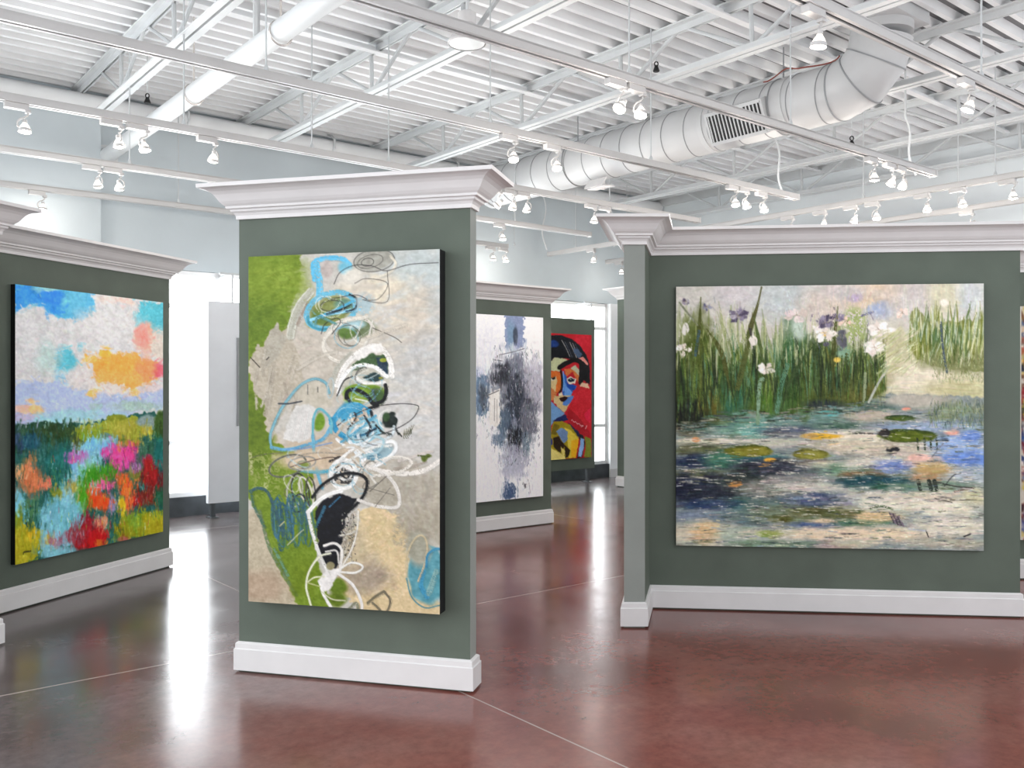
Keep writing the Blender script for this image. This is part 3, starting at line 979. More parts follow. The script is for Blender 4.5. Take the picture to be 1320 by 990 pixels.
    # turquoise knots
    B(290, 448, 44, 26, (72, 156, 190), soft=0.4, ang=10)
    S([(238, 470), (262, 440), (300, 424), (334, 440)], 18, (70, 160, 198))
    S([(236, 462), (252, 492), (284, 512), (300, 508)], 16, (52, 146, 186))
    S([(246, 506), (276, 470), (318, 450)], 8, (190, 178, 160)); B(300, 470, 12, 16, (214, 186, 158), soft=0.4)
    S([(280, 486), (300, 458), (296, 442)], 5, (40, 40, 44), dry=0.3); S([(250, 480), (272, 462)], 4, (50, 50, 54), dry=0.3)
    S([(322, 436), (330, 460), (352, 470)], 12, (206, 188, 170)); S([(340, 440), (348, 475)], 8, (34, 38, 44), dry=0.2)
    B(326, 500, 46, 26, (158, 196, 206), soft=0.3, ang=-25)
    R(322, 492, 46, 26, -25, 9, (140, 190, 206)); R(314, 505, 34, 18, -25, 6, (226, 232, 232))
    S([(300, 506), (330, 498), (352, 484)], 7, (60, 120, 150)); S([(326, 498), (354, 486)], 4, (34, 40, 50))
    B(388, 463, 21, 22, (36, 46, 42), soft=0.2, rough=0.25, cell=5); B(380, 458, 9, 12, (58, 84, 50), soft=0.5)
    S([(400, 478), (412, 500)], 6, (44, 46, 46), dry=0.3); R(386, 462, 26, 25, 0, 3, (226, 224, 216), a0=120, a1=280)
    S([(290, 452), (345, 430), (410, 421), (456, 424), (464, 434), (446, 462), (402, 488), (350, 504), (330, 506)], 2.4, (52, 50, 50))
    # white-left form with blue outline
    B(196, 396, 44, 38, (198, 190, 174), soft=0.3)
    Y([(112, 515), (122, 470), (146, 428), (176, 420), (196, 430), (192, 470), (184, 508), (150, 522)], (216, 213, 208), rough=1.5)
    for q in range(9): S([(130 + q * 6, 512), (150 + q * 5, 440)], 3, (190 + 5 * (q % 3), 188, 184), al=0.6, dry=0.5)
    B(206, 470, 15, 27, (112, 146, 36), soft=0.25, ang=8)
    S([(80, 534), (78, 500), (100, 446), (128, 404), (160, 370), (194, 356), (222, 366), (232, 392)], 8, (128, 178, 190), edge=(96, 150, 170))
    S([(80, 534), (120, 540), (170, 528), (214, 512), (236, 480)], 10, (104, 166, 196), dry=0.1)
    S([(118, 540), (170, 536), (238, 522)], 4, (110, 150, 205), al=0.7)
    S([(188, 512), (190, 462), (200, 436), (216, 438), (236, 464), (236, 496)], 7, (112, 180, 192))
    S([(188, 504), (192, 560), (202, 610), (212, 640)], 9, (110, 172, 196)); S([(150, 592), (196, 598), (246, 594)], 11, (86, 164, 186), dry=0.1)
    S([(100, 420), (128, 420), (160, 414)], 4, (60, 66, 74)); S([(176, 396), (176, 372)], 2, (90, 90, 90)); S([(202, 390), (202, 378)], 2, (60, 60, 60))
    R(235, 380, 8, 26, 5, 4, (180, 190, 190))
    # green speckled corner and grey loops
    B(70, 600, 52, 60, (138, 150, 76), soft=0.6, dry=0.55); S([(30, 560), (60, 552), (110, 548)], 3, (90, 90, 70), dry=0.3)
    S([(24, 545), (28, 600)], 12, (170, 172, 120), dry=0.5)
    for q in range(12): S([(62 + q * 1.5, 565 + q * 2), (60 + q, 640)], 2, (200, 200, 160), al=0.35, dry=0.6)
    B(170, 570, 80, 28, (204, 184, 158), soft=0.6)
    R(122, 582, 50, 26, -18, 4.5, (104, 104, 96)); R(160, 575, 36, 16, -10, 4, (150, 146, 138)); R(165, 578, 16, 8, 5, 4, (150, 152, 130))
    B(166, 579, 12, 6, (130, 146, 70), soft=0.4)
    S([(130, 585), (180, 570), (240, 560), (260, 575)], 3, (110, 92, 84)); S([(120, 560), (200, 548), (270, 552)], 4, (158, 150, 138), dry=0.2)
    S([(232, 570), (262, 560), (280, 590)], 7, (66, 62, 60), dry=0.25)
    R(140, 650, 20, 42, 8, 5, (170, 170, 154)); R(155, 648, 22, 46, -10, 4, (58, 56, 54)); R(170, 650, 14, 40, -18, 5, (206, 202, 186)); R(182, 652, 12, 40, -5, 4, (74, 70, 66))
    R(150, 680, 16, 24, 20, 5, (44, 44, 44))
    # white rings
    B(268, 604, 34, 38, (66, 64, 64), soft=0.3, dry=0.45)
    R(268, 604, 33, 37, 0, 11, (236, 234, 230)); R(272, 600, 17, 19, 0, 6, (226, 224, 220)); R(275, 606, 8, 9, 0, 4, (46, 46, 48))
    B(360, 548, 46, 22, (150, 176, 184), soft=0.3, ang=-15); B(340, 556, 22, 12, (84, 132, 154), soft=0.5)
    S([(322, 566), (330, 545), (362, 524), (398, 520), (404, 540), (380, 566), (344, 584), (318, 580)], 11, (240, 240, 238))
    S([(328, 520), (310, 545), (318, 572)], 8, (232, 234, 234)); S([(300, 480), (312, 520), (330, 530), (390, 505), (400, 480)], 8, (206, 216, 220), dry=0.1)
    S([(286, 520), (300, 548), (316, 560)], 9, (222, 228, 230)); S([(250, 512), (275, 532), (300, 530)], 8, (232, 232, 230))
    S([(316, 578), (350, 592), (400, 602), (450, 602), (486, 592), (518, 572)], 15, (232, 226, 218), dry=0.1)
    S([(400, 590), (440, 586), (484, 572)], 6, (168, 158, 146), dry=0.2); S([(412, 570), (470, 552), (500, 545)], 8, (206, 196, 188), dry=0.2)
    B(480, 562, 14, 8, (96, 110, 46), soft=0.4, rough=0.5, cell=5); S([(462, 556), (492, 560)], 4, (70, 82, 40), dry=0.2)
    for q in range(5): S([(424 + q * 3, 512), (428 + q * 6, 488 - 3 * q)], 2.5, (66, 68, 44), taper=0.4)
    S([(444, 488), (446, 505)], 3, (90, 96, 80), dry=0.3); S([(414, 498), (420, 506)], 4, (50, 52, 50))
    Y([(332, 592), (380, 606), (410, 650), (402, 688), (350, 684), (318, 660)], (172, 165, 150), rough=3, al=0.8)
    S([(258, 566), (296, 540), (350, 552), (344, 584), (290, 592), (262, 578)], 9, (234, 232, 228), dry=0.1)
    S([(298, 604), (346, 574), (408, 560), (446, 574), (410, 600), (340, 610)], 9, (224, 218, 208), dry=0.15)
    S([(236, 604), (286, 566), (340, 536), (392, 530)], 7, (228, 228, 224), dry=0.1)
    S([(300, 520), (340, 505), (372, 516), (360, 545), (320, 556)], 7, (172, 202, 210), dry=0.1)
    S([(262, 520), (292, 500), (330, 470), (352, 452)], 8, (96, 164, 190), dry=0.15)
    S([(246, 540), (290, 528), (322, 548)], 6, (206, 196, 180), dry=0.1); S([(290, 560), (330, 600), (352, 628)], 6, (210, 206, 196), dry=0.1)
    S([(322, 452), (338, 480), (330, 504)], 6, (40, 46, 52), dry=0.25); S([(352, 476), (372, 496), (392, 500)], 6, (52, 60, 58), dry=0.3)
    Y([(294, 300), (330, 272), (366, 266), (380, 286), (340, 290), (310, 312)], (236, 232, 226), rough=2)
    S([(196, 216), (206, 196), (250, 214)], 7, (96, 150, 150), dry=0.2); S([(150, 330), (200, 300), (250, 286)], 12, (206, 198, 184), al=0.6, dry=0.3); S([(330, 250), (380, 232), (430, 214)], 12, (216, 206, 190), al=0.6, dry=0.3)
    # tangle of thin loops along the spine of the picture
    spine = [(240, 170), (285, 240), (325, 340), (325, 395), (300, 460), (325, 495), (350, 545), (275, 600), (180, 575), (150, 640), (300, 620), (345, 600)]
    tint = [(228, 224, 214), (208, 206, 196), (170, 200, 208), (120, 172, 192), (66, 66, 68), (186, 178, 164), (240, 238, 232), (96, 96, 90)]
    for q in range(54):
        x, y = spine[q % len(spine)]
        x += P.rng.normal(0, 16); y += P.rng.normal(0, 12)
        R(x, y, P.rng.uniform(14, 52), P.rng.uniform(9, 30), P.rng.uniform(-50, 30), P.rng.uniform(1.4, 4.2), tint[P.rng.integers(len(tint))], a0=P.rng.uniform(0, 120), a1=P.rng.uniform(200, 380), al=0.62, dry=0.25)
    # blue hair-like loops
    for q in range(30):
        x = P.rng.uniform(84, 180); y0 = P.rng.uniform(655, 690); ln = P.rng.uniform(70, 130)
        col = [(58, 100, 122), (44, 84, 110), (70, 118, 140), (88, 124, 76), (52, 92, 104)][q % 5]
        R(x, y0 + ln / 2, P.rng.uniform(5, 12), ln / 2, P.rng.uniform(-14, 4), P.rng.uniform(3, 6), col, al=0.75, dry=0.25)
    S([(24, 648), (46, 640), (70, 652), (88, 700), (110, 760)], 9, (62, 96, 104), dry=0.25); S([(26, 650), (34, 690), (60, 740)], 8, (78, 110, 96), dry=0.35)
    S([(120, 790), (150, 760), (162, 750)], 2.5, (200, 200, 170)); S([(100, 740), (112, 728)], 2.5, (200, 190, 140))
    B(165, 870, 34, 60, (112, 132, 26), soft=0.6, al=0.8)
    # black heart
    Y([(192, 708), (212, 672), (258, 654), (305, 668), (288, 692), (272, 716), (268, 770), (262, 806), (250, 850), (216, 850), (202, 800)], (17, 18, 27), rough=1.5, vary=4)
    S([(218, 690), (205, 720), (196, 740)], 10, (52, 98, 120), dry=0.2); S([(230, 690), (258, 664)], 4, (58, 110, 140), dry=0.3)
    S([(186, 664), (212, 632), (258, 606), (302, 603), (328, 620), (322, 656), (298, 686), (276, 704)], 9, (26, 27, 30))
    S([(330, 584), (376, 604), (404, 636), (414, 672), (404, 692), (352, 688), (306, 672)], 10, (224, 219, 212), dry=0.05)
    S([(336, 650), (380, 610)], 2, (90, 86, 80)); S([(330, 640), (400, 660)], 1.6, (100, 96, 90)); S([(350, 690), (390, 640)], 1.6, (100, 96, 90))
    S([(174, 704), (200, 676), (232, 656), (262, 648)], 12, (240, 238, 234)); S([(174, 702), (182, 744), (198, 800), (218, 848), (236, 880)], 10, (228, 226, 222), dry=0.05)
    Y([(272, 720), (300, 700), (296, 760), (280, 820), (258, 850), (262, 800)], (170, 160, 142), rough=3, dry=0.35)
    for q in range(60): S([(P.rng.uniform(262, 296), P.rng.uniform(705, 840))] * 1 + [(P.rng.uniform(262, 296), P.rng.uniform(705, 840))], 1.2, (40, 38, 36), al=0.35) if q % 4 == 0 else None
    P.dabs(160, lambda r: (310 + r.uniform(262, 300) / 2.022, 310 + r.uniform(705, 845) / 2.022), (1.5, 4), (1, 2), (0, 180), col=[(38, 36, 36), (200, 196, 184)], al=0.8)
    S([(306, 702), (302, 752), (286, 806), (254, 860)], 5, (226, 222, 212)); S([(256, 766), (285, 760), (300, 752)], 5, (200, 196, 184), dry=0.2)
    # white blossom scribble
    B(250, 900, 26, 20, (104, 126, 34), soft=0.5); B(245, 935, 30, 18, (100, 120, 30), soft=0.6)
    S([(232, 812), (202, 822), (176, 860), (168, 900), (176, 936), (182, 958)], 6, (230, 230, 208))
    S([(216, 792), (244, 786), (262, 806), (258, 850)], 8, (232, 228, 222)); S([(220, 808), (248, 806), (254, 838)], 5, (214, 210, 204))
    S([(250, 858), (284, 838), (310, 842), (316, 852), (296, 864), (256, 862)], 6, (236, 234, 228))
    Y([(198, 886), (212, 866), (240, 850), (262, 856), (248, 876), (236, 900), (214, 916)], (230, 226, 222), rough=1.5)
    S([(204, 890), (214, 922), (240, 968)], 9, (236, 233, 230)); S([(252, 866), (290, 896), (312, 940), (314, 972)], 8, (228, 224, 220))
    S([(172, 888), (190, 876), (216, 874)], 4, (220, 220, 190)); S([(172, 890), (204, 900)], 4, (180, 184, 130)); S([(208, 914), (236, 934), (270, 938)], 4, (206, 204, 180))
    S([(232, 870), (218, 840), (206, 820)], 4, (210, 208, 200)); B(232, 846, 10, 10, (150, 142, 110), soft=0.4)
    S([(330, 944), (352, 926), (372, 914)], 8, (120, 112, 92)); S([(372, 914), (388, 936), (384, 960), (372, 976)], 6, (112, 104, 88)); S([(342, 944), (360, 962), (366, 980)], 7, (126, 118, 100))
    S([(280, 960), (300, 945), (306, 985)], 8, (130, 132, 110), dry=0.2)
    # blue oval at the lower right edge
    B(486, 870, 52, 78, (98, 156, 168), soft=0.12, rough=0.1); B(462, 800, 30, 44, (164, 162, 146), soft=0.5); B(500, 900, 36, 40, (88, 150, 162), soft=0.7)
    S([(478, 860), (470, 900), (486, 930)], 14, (72, 150, 184), dry=0.2); S([(512, 860), (490, 920)], 16, (132, 168, 166), dry=0.3)
    S([(430, 880), (434, 820), (450, 780), (472, 766), (486, 790), (480, 840), (462, 888)], 5, (200, 184, 152), dry=0.1)
    S([(484, 850), (488, 818), (510, 802), (530, 806)], 7, (70, 140, 172)); S([(432, 880), (446, 930), (480, 958), (520, 952)], 4, (88, 140, 150))
    P.impasto(6)
    return P


def paint_pond():
    quad = [(874, 372), (1268, 363), (1268, 711), (869, 702)]
    P = Paint(quad, 420, 365, 23, (205, 200, 191))
    B = lambda x, y, rx, ry, col, **k: P.blob(x, y, rx, ry, col, **k)
    # sky / mist
    for (x, y, rx, ry, c) in ((900, 390, 60, 40, (206, 202, 194)), (1010, 385, 70, 25, (194, 199, 198)), (950, 380, 30, 20, (206, 200, 200)), (1060, 395, 30, 25, (208, 196, 186)),
                              (1125, 380, 45, 18, (222, 198, 170)), (1090, 376, 30, 12, (204, 196, 192)), (1135, 398, 16, 9, (166, 176, 200)), (1190, 385, 50, 25, (204, 196, 192)),
                              (1245, 380, 30, 20, (202, 205, 204)), (1215, 380, 20, 26, (210, 204, 180))):
        B(x, y, rx, ry, c, soft=0.9)
    P.dabs(700, (870, 362, 1270, 420), (8, 22), (2, 4), (-60, 60), al=0.5, jit=8)
    P.dabs(260, (1050, 362, 1270, 410), (10, 26), (1.5, 3), (75, 100), al=0.5, jit=9)
    # creamy far water and misty bank
    P.poly([(1130, 440), (1160, 420), (1175, 440), (1185, 462), (1275, 480), (1275, 540), (1100, 545), (1140, 500)], (206, 200, 172), rough=3)
    B(1185, 482, 48, 20, (224, 214, 192), soft=0.6); B(1150, 450, 20, 30, (196, 190, 158), soft=0.8); B(1235, 500, 45, 14, (196, 190, 150), soft=0.8)
    P.dabs(240, (1130, 462, 1268, 520), (12, 34), (1.5, 3), (-6, 6), al=0.6, jit=10)
    # water base
    P.poly([(860, 528), (1060, 520), (1140, 506), (1280, 510), (1280, 720), (860, 720)], (140, 148, 146), rough=2)
    for (x, y, rx, ry, c) in (
            (885, 545, 30, 16, (120, 116, 96)), (960, 545, 55, 18, (112, 150, 132)), (985, 552, 30, 12, (116, 168, 158)), (1040, 540, 60, 14, (112, 140, 132)), (1070, 531, 16, 5, (100, 178, 178)),
            (1110, 522, 50, 8, (76, 100, 94)), (1180, 515, 50, 8, (182, 176, 164)), (1120, 534, 40, 8, (186, 176, 160)), (1240, 535, 40, 18, (136, 146, 124)), (1255, 548, 25, 16, (124, 138, 138)),
            (1020, 556, 40, 8, (92, 100, 112)), (1075, 548, 30, 5, (84, 110, 96)), (1090, 560, 60, 7, (226, 214, 196)), (900, 568, 50, 4, (216, 208, 188)), (960, 568, 40, 3, (220, 214, 198)), (1000, 570, 40, 6, (196, 192, 180)),
            (900, 580, 34, 8, (110, 112, 84)), (1100, 575, 60, 10, (206, 194, 172)), (1180, 580, 60, 12, (190, 180, 164)), (1235, 580, 40, 26, (150, 172, 208)), (1245, 590, 30, 10, (112, 142, 204)), (1190, 548, 60, 7, (146, 162, 184)),
            (895, 594, 40, 9, (40, 52, 80)), (930, 594, 25, 12, (74, 122, 102)), (985, 592, 30, 7, (72, 124, 124)), (1040, 596, 60, 6, (110, 104, 92)), (1075, 598, 50, 5, (214, 206, 186)), (1095, 604, 40, 10, (112, 146, 122)),
            (990, 604, 50, 12, (62, 66, 78)), (905, 610, 40, 6, (120, 124, 84)), (890, 632, 40, 22, (32, 38, 62)), (930, 632, 40, 24, (46, 52, 66)), (960, 620, 30, 16, (54, 62, 62)), (1010, 628, 60, 12, (136, 138, 128)), (1020, 618, 40, 6, (150, 148, 144)),
            (1050, 627, 50, 5, (206, 200, 190)), (1130, 596, 45, 8, (212, 204, 190)), (1110, 612, 30, 6, (140, 116, 86)), (1150, 600, 22, 8, (118, 136, 190)), (1190, 592, 20, 7, (214, 184, 166)), (1205, 604, 30, 8, (186, 158, 110)), (1195, 615, 28, 7, (178, 144, 108)),
            (1245, 615, 30, 12, (176, 186, 192)), (1130, 620, 48, 8, (34, 74, 84)), (1150, 627, 46, 6, (66, 106, 92)), (1215, 625, 50, 7, (130, 146, 130)), (960, 648, 50, 8, (96, 116, 112)), (945, 650, 14, 5, (40, 96, 84)), (1050, 645, 40, 10, (86, 98, 124)),
            (1080, 645, 30, 8, (94, 102, 126)), (905, 650, 40, 7, (56, 72, 104)), (900, 664, 45, 8, (130, 142, 158)), (960, 665, 40, 12, (102, 122, 132)), (1005, 662, 50, 12, (122, 132, 112)), (1000, 668, 16, 5, (88, 90, 44)), (1050, 658, 30, 6, (94, 94, 54)),
            (1090, 662, 50, 12, (100, 104, 66)), (1110, 673, 40, 5, (78, 118, 94)), (1045, 676, 28, 4, (84, 102, 136)), (1055, 670, 14, 4, (220, 196, 164)), (905, 688, 45, 16, (216, 206, 184)), (905, 685, 16, 12, (222, 190, 148)), (965, 690, 40, 10, (156, 176, 164)),
            (1010, 688, 60, 8, (206, 200, 180)), (990, 688, 16, 6, (150, 164, 96)), (1000, 701, 60, 5, (118, 140, 118)), (1060, 688, 40, 8, (226, 206, 180)), (1140, 645, 60, 14, (216, 210, 196)), (1210, 650, 60, 16, (222, 214, 196)), (1200, 640, 60, 6, (206, 196, 178)),
            (1130, 665, 30, 6, (216, 190, 150)), (1130, 688, 70, 10, (222, 202, 176)), (1225, 678, 55, 14, (214, 206, 188)), (1220, 700, 60, 7, (178, 172, 156)), (1075, 703, 30, 5, (160, 140, 138)), (1100, 700, 30, 5, (190, 186, 164)), (1255, 640, 18, 12, (196, 190, 158))):
        B(x, y, rx, ry, c, soft=0.7, rough=0.3)
    P.dabs(3600, (862, 524, 1272, 716), (8, 30), (1.3, 3.4), (-7, 7), al=0.75, jit=13, accent=[(228, 218, 200), (60, 70, 80), (196, 190, 178), (90, 100, 70), (150, 160, 170)], acc=0.10)
    P.dabs(260, (862, 560, 1060, 660), (3, 12), (1, 2.2), (60, 120), al=0.35, jit=12)
    # lily pads and notes of colour
    for (x, y, rx, ry, c, c2) in ((966, 580, 30, 7.5, (140, 136, 52), (84, 92, 30)), (1043, 584, 24, 7, (146, 144, 66), (96, 96, 34)), (1170, 560, 36, 8.5, (96, 110, 28), (54, 70, 20)),
                                  (1160, 537, 21, 4, (80, 96, 36), (44, 64, 30))):
        B(x, y, rx, ry, c2, soft=0.15, rough=0.15); B(x, y + 1, rx * 0.88, ry * 0.75, c, soft=0.5, rough=0.2)
        P.dabs(34, (x - rx, y - ry * 0.7, x + rx, y + ry * 0.7), (6, 18), (1, 2), (-8, 8), al=0.5, jit=14)
    B(1057, 561, 25, 3.6, (226, 180, 66), soft=0.4, rough=0.3); B(1042, 561, 10, 3, (196, 160, 96), soft=0.5)
    B(1184, 588, 14, 4, (226, 186, 172), soft=0.5); B(1226, 556, 10, 4, (224, 168, 152), soft=0.6); B(1166, 526, 6, 2.5, (230, 160, 140), soft=0.5); B(1250, 560, 14, 6, (110, 138, 196), soft=0.7)
    B(990, 592, 7, 2.5, (226, 170, 70), soft=0.5); B(946, 623, 9, 3, (206, 150, 90), soft=0.5, rough=0.5, cell=5); B(897, 566, 5, 3, (226, 166, 120), soft=0.5)
    B(1137, 557, 9, 5, (52, 50, 48), soft=0.4, rough=0.4, cell=5); B(1150, 578, 8, 3, (44, 46, 50), soft=0.4, rough=0.5, cell=5)
    for x in (1181, 1190, 1198, 1206): P.stroke([(x, 564), (x + 1, 578)], 2.6, (52, 64, 44), dry=0.2)
    for x in (1182, 1196, 1203): P.stroke([(x, 619), (x + 3, 630)], 5, (44, 52, 46), dry=0.1)
    P.stroke([(1204, 620), (1230, 626), (1252, 628)], 1.6, (60, 62, 58)); P.stroke([(1216, 626), (1228, 612), (1238, 609)], 1.4, (70, 74, 74)); P.stroke([(1230, 633), (1256, 628)], 2.6, (110, 92, 84), dry=0.2)
    P.stroke([(1204, 642), (1226, 647)], 1.4, (90, 84, 74)); P.stroke([(1224, 644), (1258, 644)], 1.4, (96, 90, 78)); P.stroke([(1098, 557), (1140, 558)], 2, (54, 52, 50), dry=0.2)
    P.stroke([(1120, 655), (1134, 652), (1148, 656)], 3, (92, 110, 80), dry=0.1)
    for q in range(6): P.stroke([(1144 + q * 2.5, 660 + q), (1150 + q * 2.6, 674 + q)], 1.8, [(70, 62, 74), (120, 104, 120)][q % 2], dry=0.2)
    P.stroke([(1192, 684), (1195, 692)], 1.6, (60, 56, 52)); P.stroke([(1242, 692), (1250, 689)], 2, (50, 48, 50)); P.stroke([(1200, 588), (1215, 570)], 1.2, (130, 130, 130))
    P.dabs(1700, (862, 526, 1272, 716), (5, 20), (1.1, 2.6), (-9, 9), al=0.65, jit=12, scat=3.5)
    P.dabs(500, (1060, 520, 1272, 716), (3, 9), (1, 2), (-60, 60), al=0.45, jit=14, scat=3)
    P.dabs(420, (864, 540, 1270, 712), (6, 22), (0.9, 1.7), (-8, 8), col=[(232, 226, 210), (224, 212, 192), (214, 212, 206), (236, 232, 222)], al=0.7, jit=6)
    P.dabs(300, (864, 540, 1270, 712), (5, 18), (0.9, 1.6), (-9, 9), col=[(48, 56, 62), (62, 70, 56), (70, 64, 60), (44, 60, 84)], al=0.5, jit=6)
    # reeds
    top = lambda x: np.interp(x, [868, 890, 915, 945, 975, 1010, 1040, 1080, 1120, 1142], [404, 400, 402, 402, 408, 412, 416, 412, 420, 440])
    bot = lambda x: np.interp(x, [868, 900, 930, 960, 1000, 1040, 1080, 1120, 1142], [548, 545, 533, 530, 534, 525, 524, 518, 505])
    xs = np.linspace(866, 1142, 40)
    for kk in range(230):
        x0 = P.rng.uniform(868, 1140); y0 = P.rng.uniform(0, 60)
        P.stroke([(x0, top(x0) + y0 + 34), (x0 + P.rng.normal(0, 5), top(x0) + y0 - 12)], P.rng.uniform(2, 5), [(176, 182, 140), (150, 160, 104), (198, 198, 172), (128, 142, 84)][kk % 4], al=0.55, taper=0.4, n=3)
    P.poly([(x, top(x) + 52 + 10 * math.sin(x * 0.21)) for x in xs] + [(x, bot(x)) for x in xs[::-1]], (74, 94, 42), rough=4, rough2=8, cell=12, soft=3)
    for (x, y, rx, ry, c) in ((890, 530, 30, 20, (34, 40, 26)), (880, 495, 20, 30, (62, 70, 30)), (925, 515, 25, 25, (98, 92, 34)), (945, 510, 20, 25, (64, 112, 86)), (1000, 500, 25, 30, (72, 110, 70)), (985, 505, 14, 24, (84, 120, 40)),
                              (1030, 500, 20, 30, (78, 104, 44)), (1070, 500, 35, 24, (86, 94, 42)), (1060, 520, 25, 6, (52, 62, 64)), (1110, 495, 30, 22, (100, 98, 48)), (1020, 460, 20, 40, (62, 100, 60)), (1055, 460, 16, 26, (58, 78, 44)), (900, 450, 20, 40, (86, 98, 40)), (1085, 480, 24, 24, (84, 92, 48))):
        B(x, y, rx, ry, c, soft=0.8, rough=0.3)
    cols = [(74, 100, 46), (96, 122, 50), (116, 138, 62), (72, 114, 84), (58, 84, 42), (138, 152, 84), (88, 104, 42), (110, 110, 52), (64, 76, 34), (98, 136, 110), (50, 64, 34), (84, 116, 60)]
    r = P.rng
    for k in range(780):
        x0 = r.uniform(868, 1140); yb = bot(x0) - r.uniform(0, 55); ln = r.uniform(18, 70)
        yt = max(yb - ln, top(x0) + r.uniform(-10, 34))
        if yb - yt < 8: continue
        lean = r.normal(0, 0.14) * (yb - yt)
        base = np.array(cols[r.integers(len(cols))], float)
        if r.random() < 0.45:
            q = P.Hi @ np.array([x0, (yb + yt) / 2, 1.0]); base = P.C[min(P.H - 1, max(0, int(q[1] / q[2] * (P.H - 1)))), min(P.W - 1, max(0, int(q[0] / q[2] * (P.W - 1))))] + r.normal(0, 14)
        if yt < top(x0) + 16 and r.random() < 0.3: base = base * 0.6 + np.array((196, 196, 150)) * 0.4
        P.stroke([(x0, yb), (x0 + lean * 0.4, (yb + yt) / 2), (x0 + lean, yt)], r.uniform(1.4, 3.4), base, al=0.8, taper=0.5, dry=0.1, n=4)
    for k in range(150):
        x0 = r.uniform(868, 1140); yb = bot(x0) - r.uniform(2, 40)
        P.stroke([(x0, yb), (x0 + r.normal(0, 4), yb - r.uniform(20, 70))], r.uniform(1.2, 2.6), [(40, 54, 26), (52, 66, 30), (34, 46, 28)][k % 3], al=0.75, taper=0.5, n=3)
    for k in range(90):
        x0 = r.uniform(872, 1100); y0 = r.uniform(400, 460)
        P.stroke([(x0, y0 + r.uniform(14, 40)), (x0 + r.uniform(-3, 3), y0)], 1.3, [(206, 206, 164), (180, 186, 130), (222, 220, 190)][k % 3], al=0.7, taper=0.4, n=3)
    P.dabs(50, (868, 520, 905, 550), (6, 20), (2, 4), (70, 110), col=[(22, 28, 20), (30, 34, 24), (40, 48, 30)], al=0.8)
    # broken shoreline
    P.dabs(220, lambda q: ((lambda x: (x, bot(x) + q.uniform(-3, 9)))(q.uniform(868, 1140))), (8, 22), (1.5, 3), (-8, 8), col=[(70, 84, 76), (110, 140, 130), (52, 60, 56), (130, 150, 140), (150, 146, 130)], al=0.75)
    # accent blades
    P.stroke([(958, 470), (966, 428), (976, 396), (982, 371)], 8, (94, 94, 54), taper=0.6); P.stroke([(950, 500), (960, 460), (966, 430)], 7, (88, 96, 48), dry=0.1)
    P.stroke([(898, 470), (902, 430), (905, 385)], 5, (84, 90, 40), taper=0.4); P.stroke([(897, 458), (902, 428)], 4, (64, 88, 92), dry=0.4); P.stroke([(912, 425), (930, 455), (940, 500)], 6, (86, 90, 42), taper=0.3)
    P.stroke([(878, 392), (888, 405), (900, 420)], 2.4, (136, 140, 118)); P.stroke([(972, 408), (978, 440), (984, 470)], 5, (84, 100, 54), taper=0.4); P.stroke([(1025, 412), (1026, 450)], 3, (52, 66, 44), taper=0.3)
    P.stroke([(1054, 438), (1035, 460), (1018, 490), (1005, 530)], 4, (66, 86, 48), taper=0.3); P.stroke([(1072, 500), (1074, 440), (1079, 395)], 6, (78, 84, 40), taper=0.4); P.stroke([(975, 545), (978, 495), (982, 488)], 5, (132, 160, 132), dry=0.1)
    P.stroke([(1000, 530), (1006, 495), (1014, 470)], 6, (92, 132, 104), dry=0.2); P.stroke([(1118, 517), (1132, 490), (1144, 472)], 3, (178, 182, 168)); P.stroke([(1112, 516), (1114, 480)], 3.5, (142, 152, 118), dry=0.15)
    B(1086, 450, 7, 10, (134, 166, 140), soft=0.8, rough=0.5, dry=0.3); B(1100, 420, 14, 22, (160, 172, 112), soft=0.7, dry=0.3); B(1028, 425, 8, 14, (186, 200, 186), soft=0.7)
    # reeds on the right bank
    P.poly([(1172, 404), (1180, 396), (1188, 402), (1200, 420), (1230, 412), (1275, 410), (1275, 478), (1230, 476), (1180, 462), (1176, 440)], (136, 142, 88), rough=3, al=0.9)
    B(1183, 440, 12, 18, (112, 116, 40), soft=0.6); B(1215, 430, 40, 12, (96, 122, 84), soft=0.8); B(1230, 462, 40, 14, (128, 132, 90), soft=0.8)
    for k in range(230):
        x0 = r.uniform(1170, 1268); yb = r.uniform(420, 472); yt = yb - r.uniform(12, 50)
        P.stroke([(x0, yb), (x0 + r.normal(2, 4), max(yt, 386))], r.uniform(1.2, 2.6), [(214, 214, 170), (172, 180, 120), (96, 120, 70), (78, 96, 44), (196, 206, 186), (120, 126, 52), (228, 224, 196)][r.integers(7)], al=0.75, taper=0.4, n=3)
    P.stroke([(1212, 414), (1215, 450), (1220, 478)], 3, (84, 96, 104), dry=0.1)
    P.dabs(260, (1200, 455, 1268, 490), (3, 9), (1, 2), (60, 120), col=[(140, 142, 96), (110, 120, 76), (176, 176, 136)], al=0.5)
    P.dabs(240, (1195, 516, 1268, 548), (4, 12), (1, 2), (70, 110), col=[(112, 122, 76), (84, 100, 84), (152, 156, 120), (96, 112, 112)], al=0.55)
    # irises
    def flower(x, y, sc, cols, n=5, rot=0):
        for q in range(n):
            an = rot + q * 2 * math.pi / n + P.rng.normal(0, 0.22)
            ln = sc * P.rng.uniform(0.85, 1.3)
            tip = (x + math.cos(an) * ln, y + math.sin(an) * ln * 0.72)
            wv = sc * P.rng.uniform(0.26, 0.42)
            nx, ny = -math.sin(an) * wv, math.cos(an) * wv
            mid = (x + (tip[0] - x) * 0.6, y + (tip[1] - y) * 0.6)
            P.poly([(x, y), (mid[0] + nx, mid[1] + ny), tip, (mid[0] - nx, mid[1] - ny)], cols[q % len(cols)], rough=1.2, cell=5, soft=1)
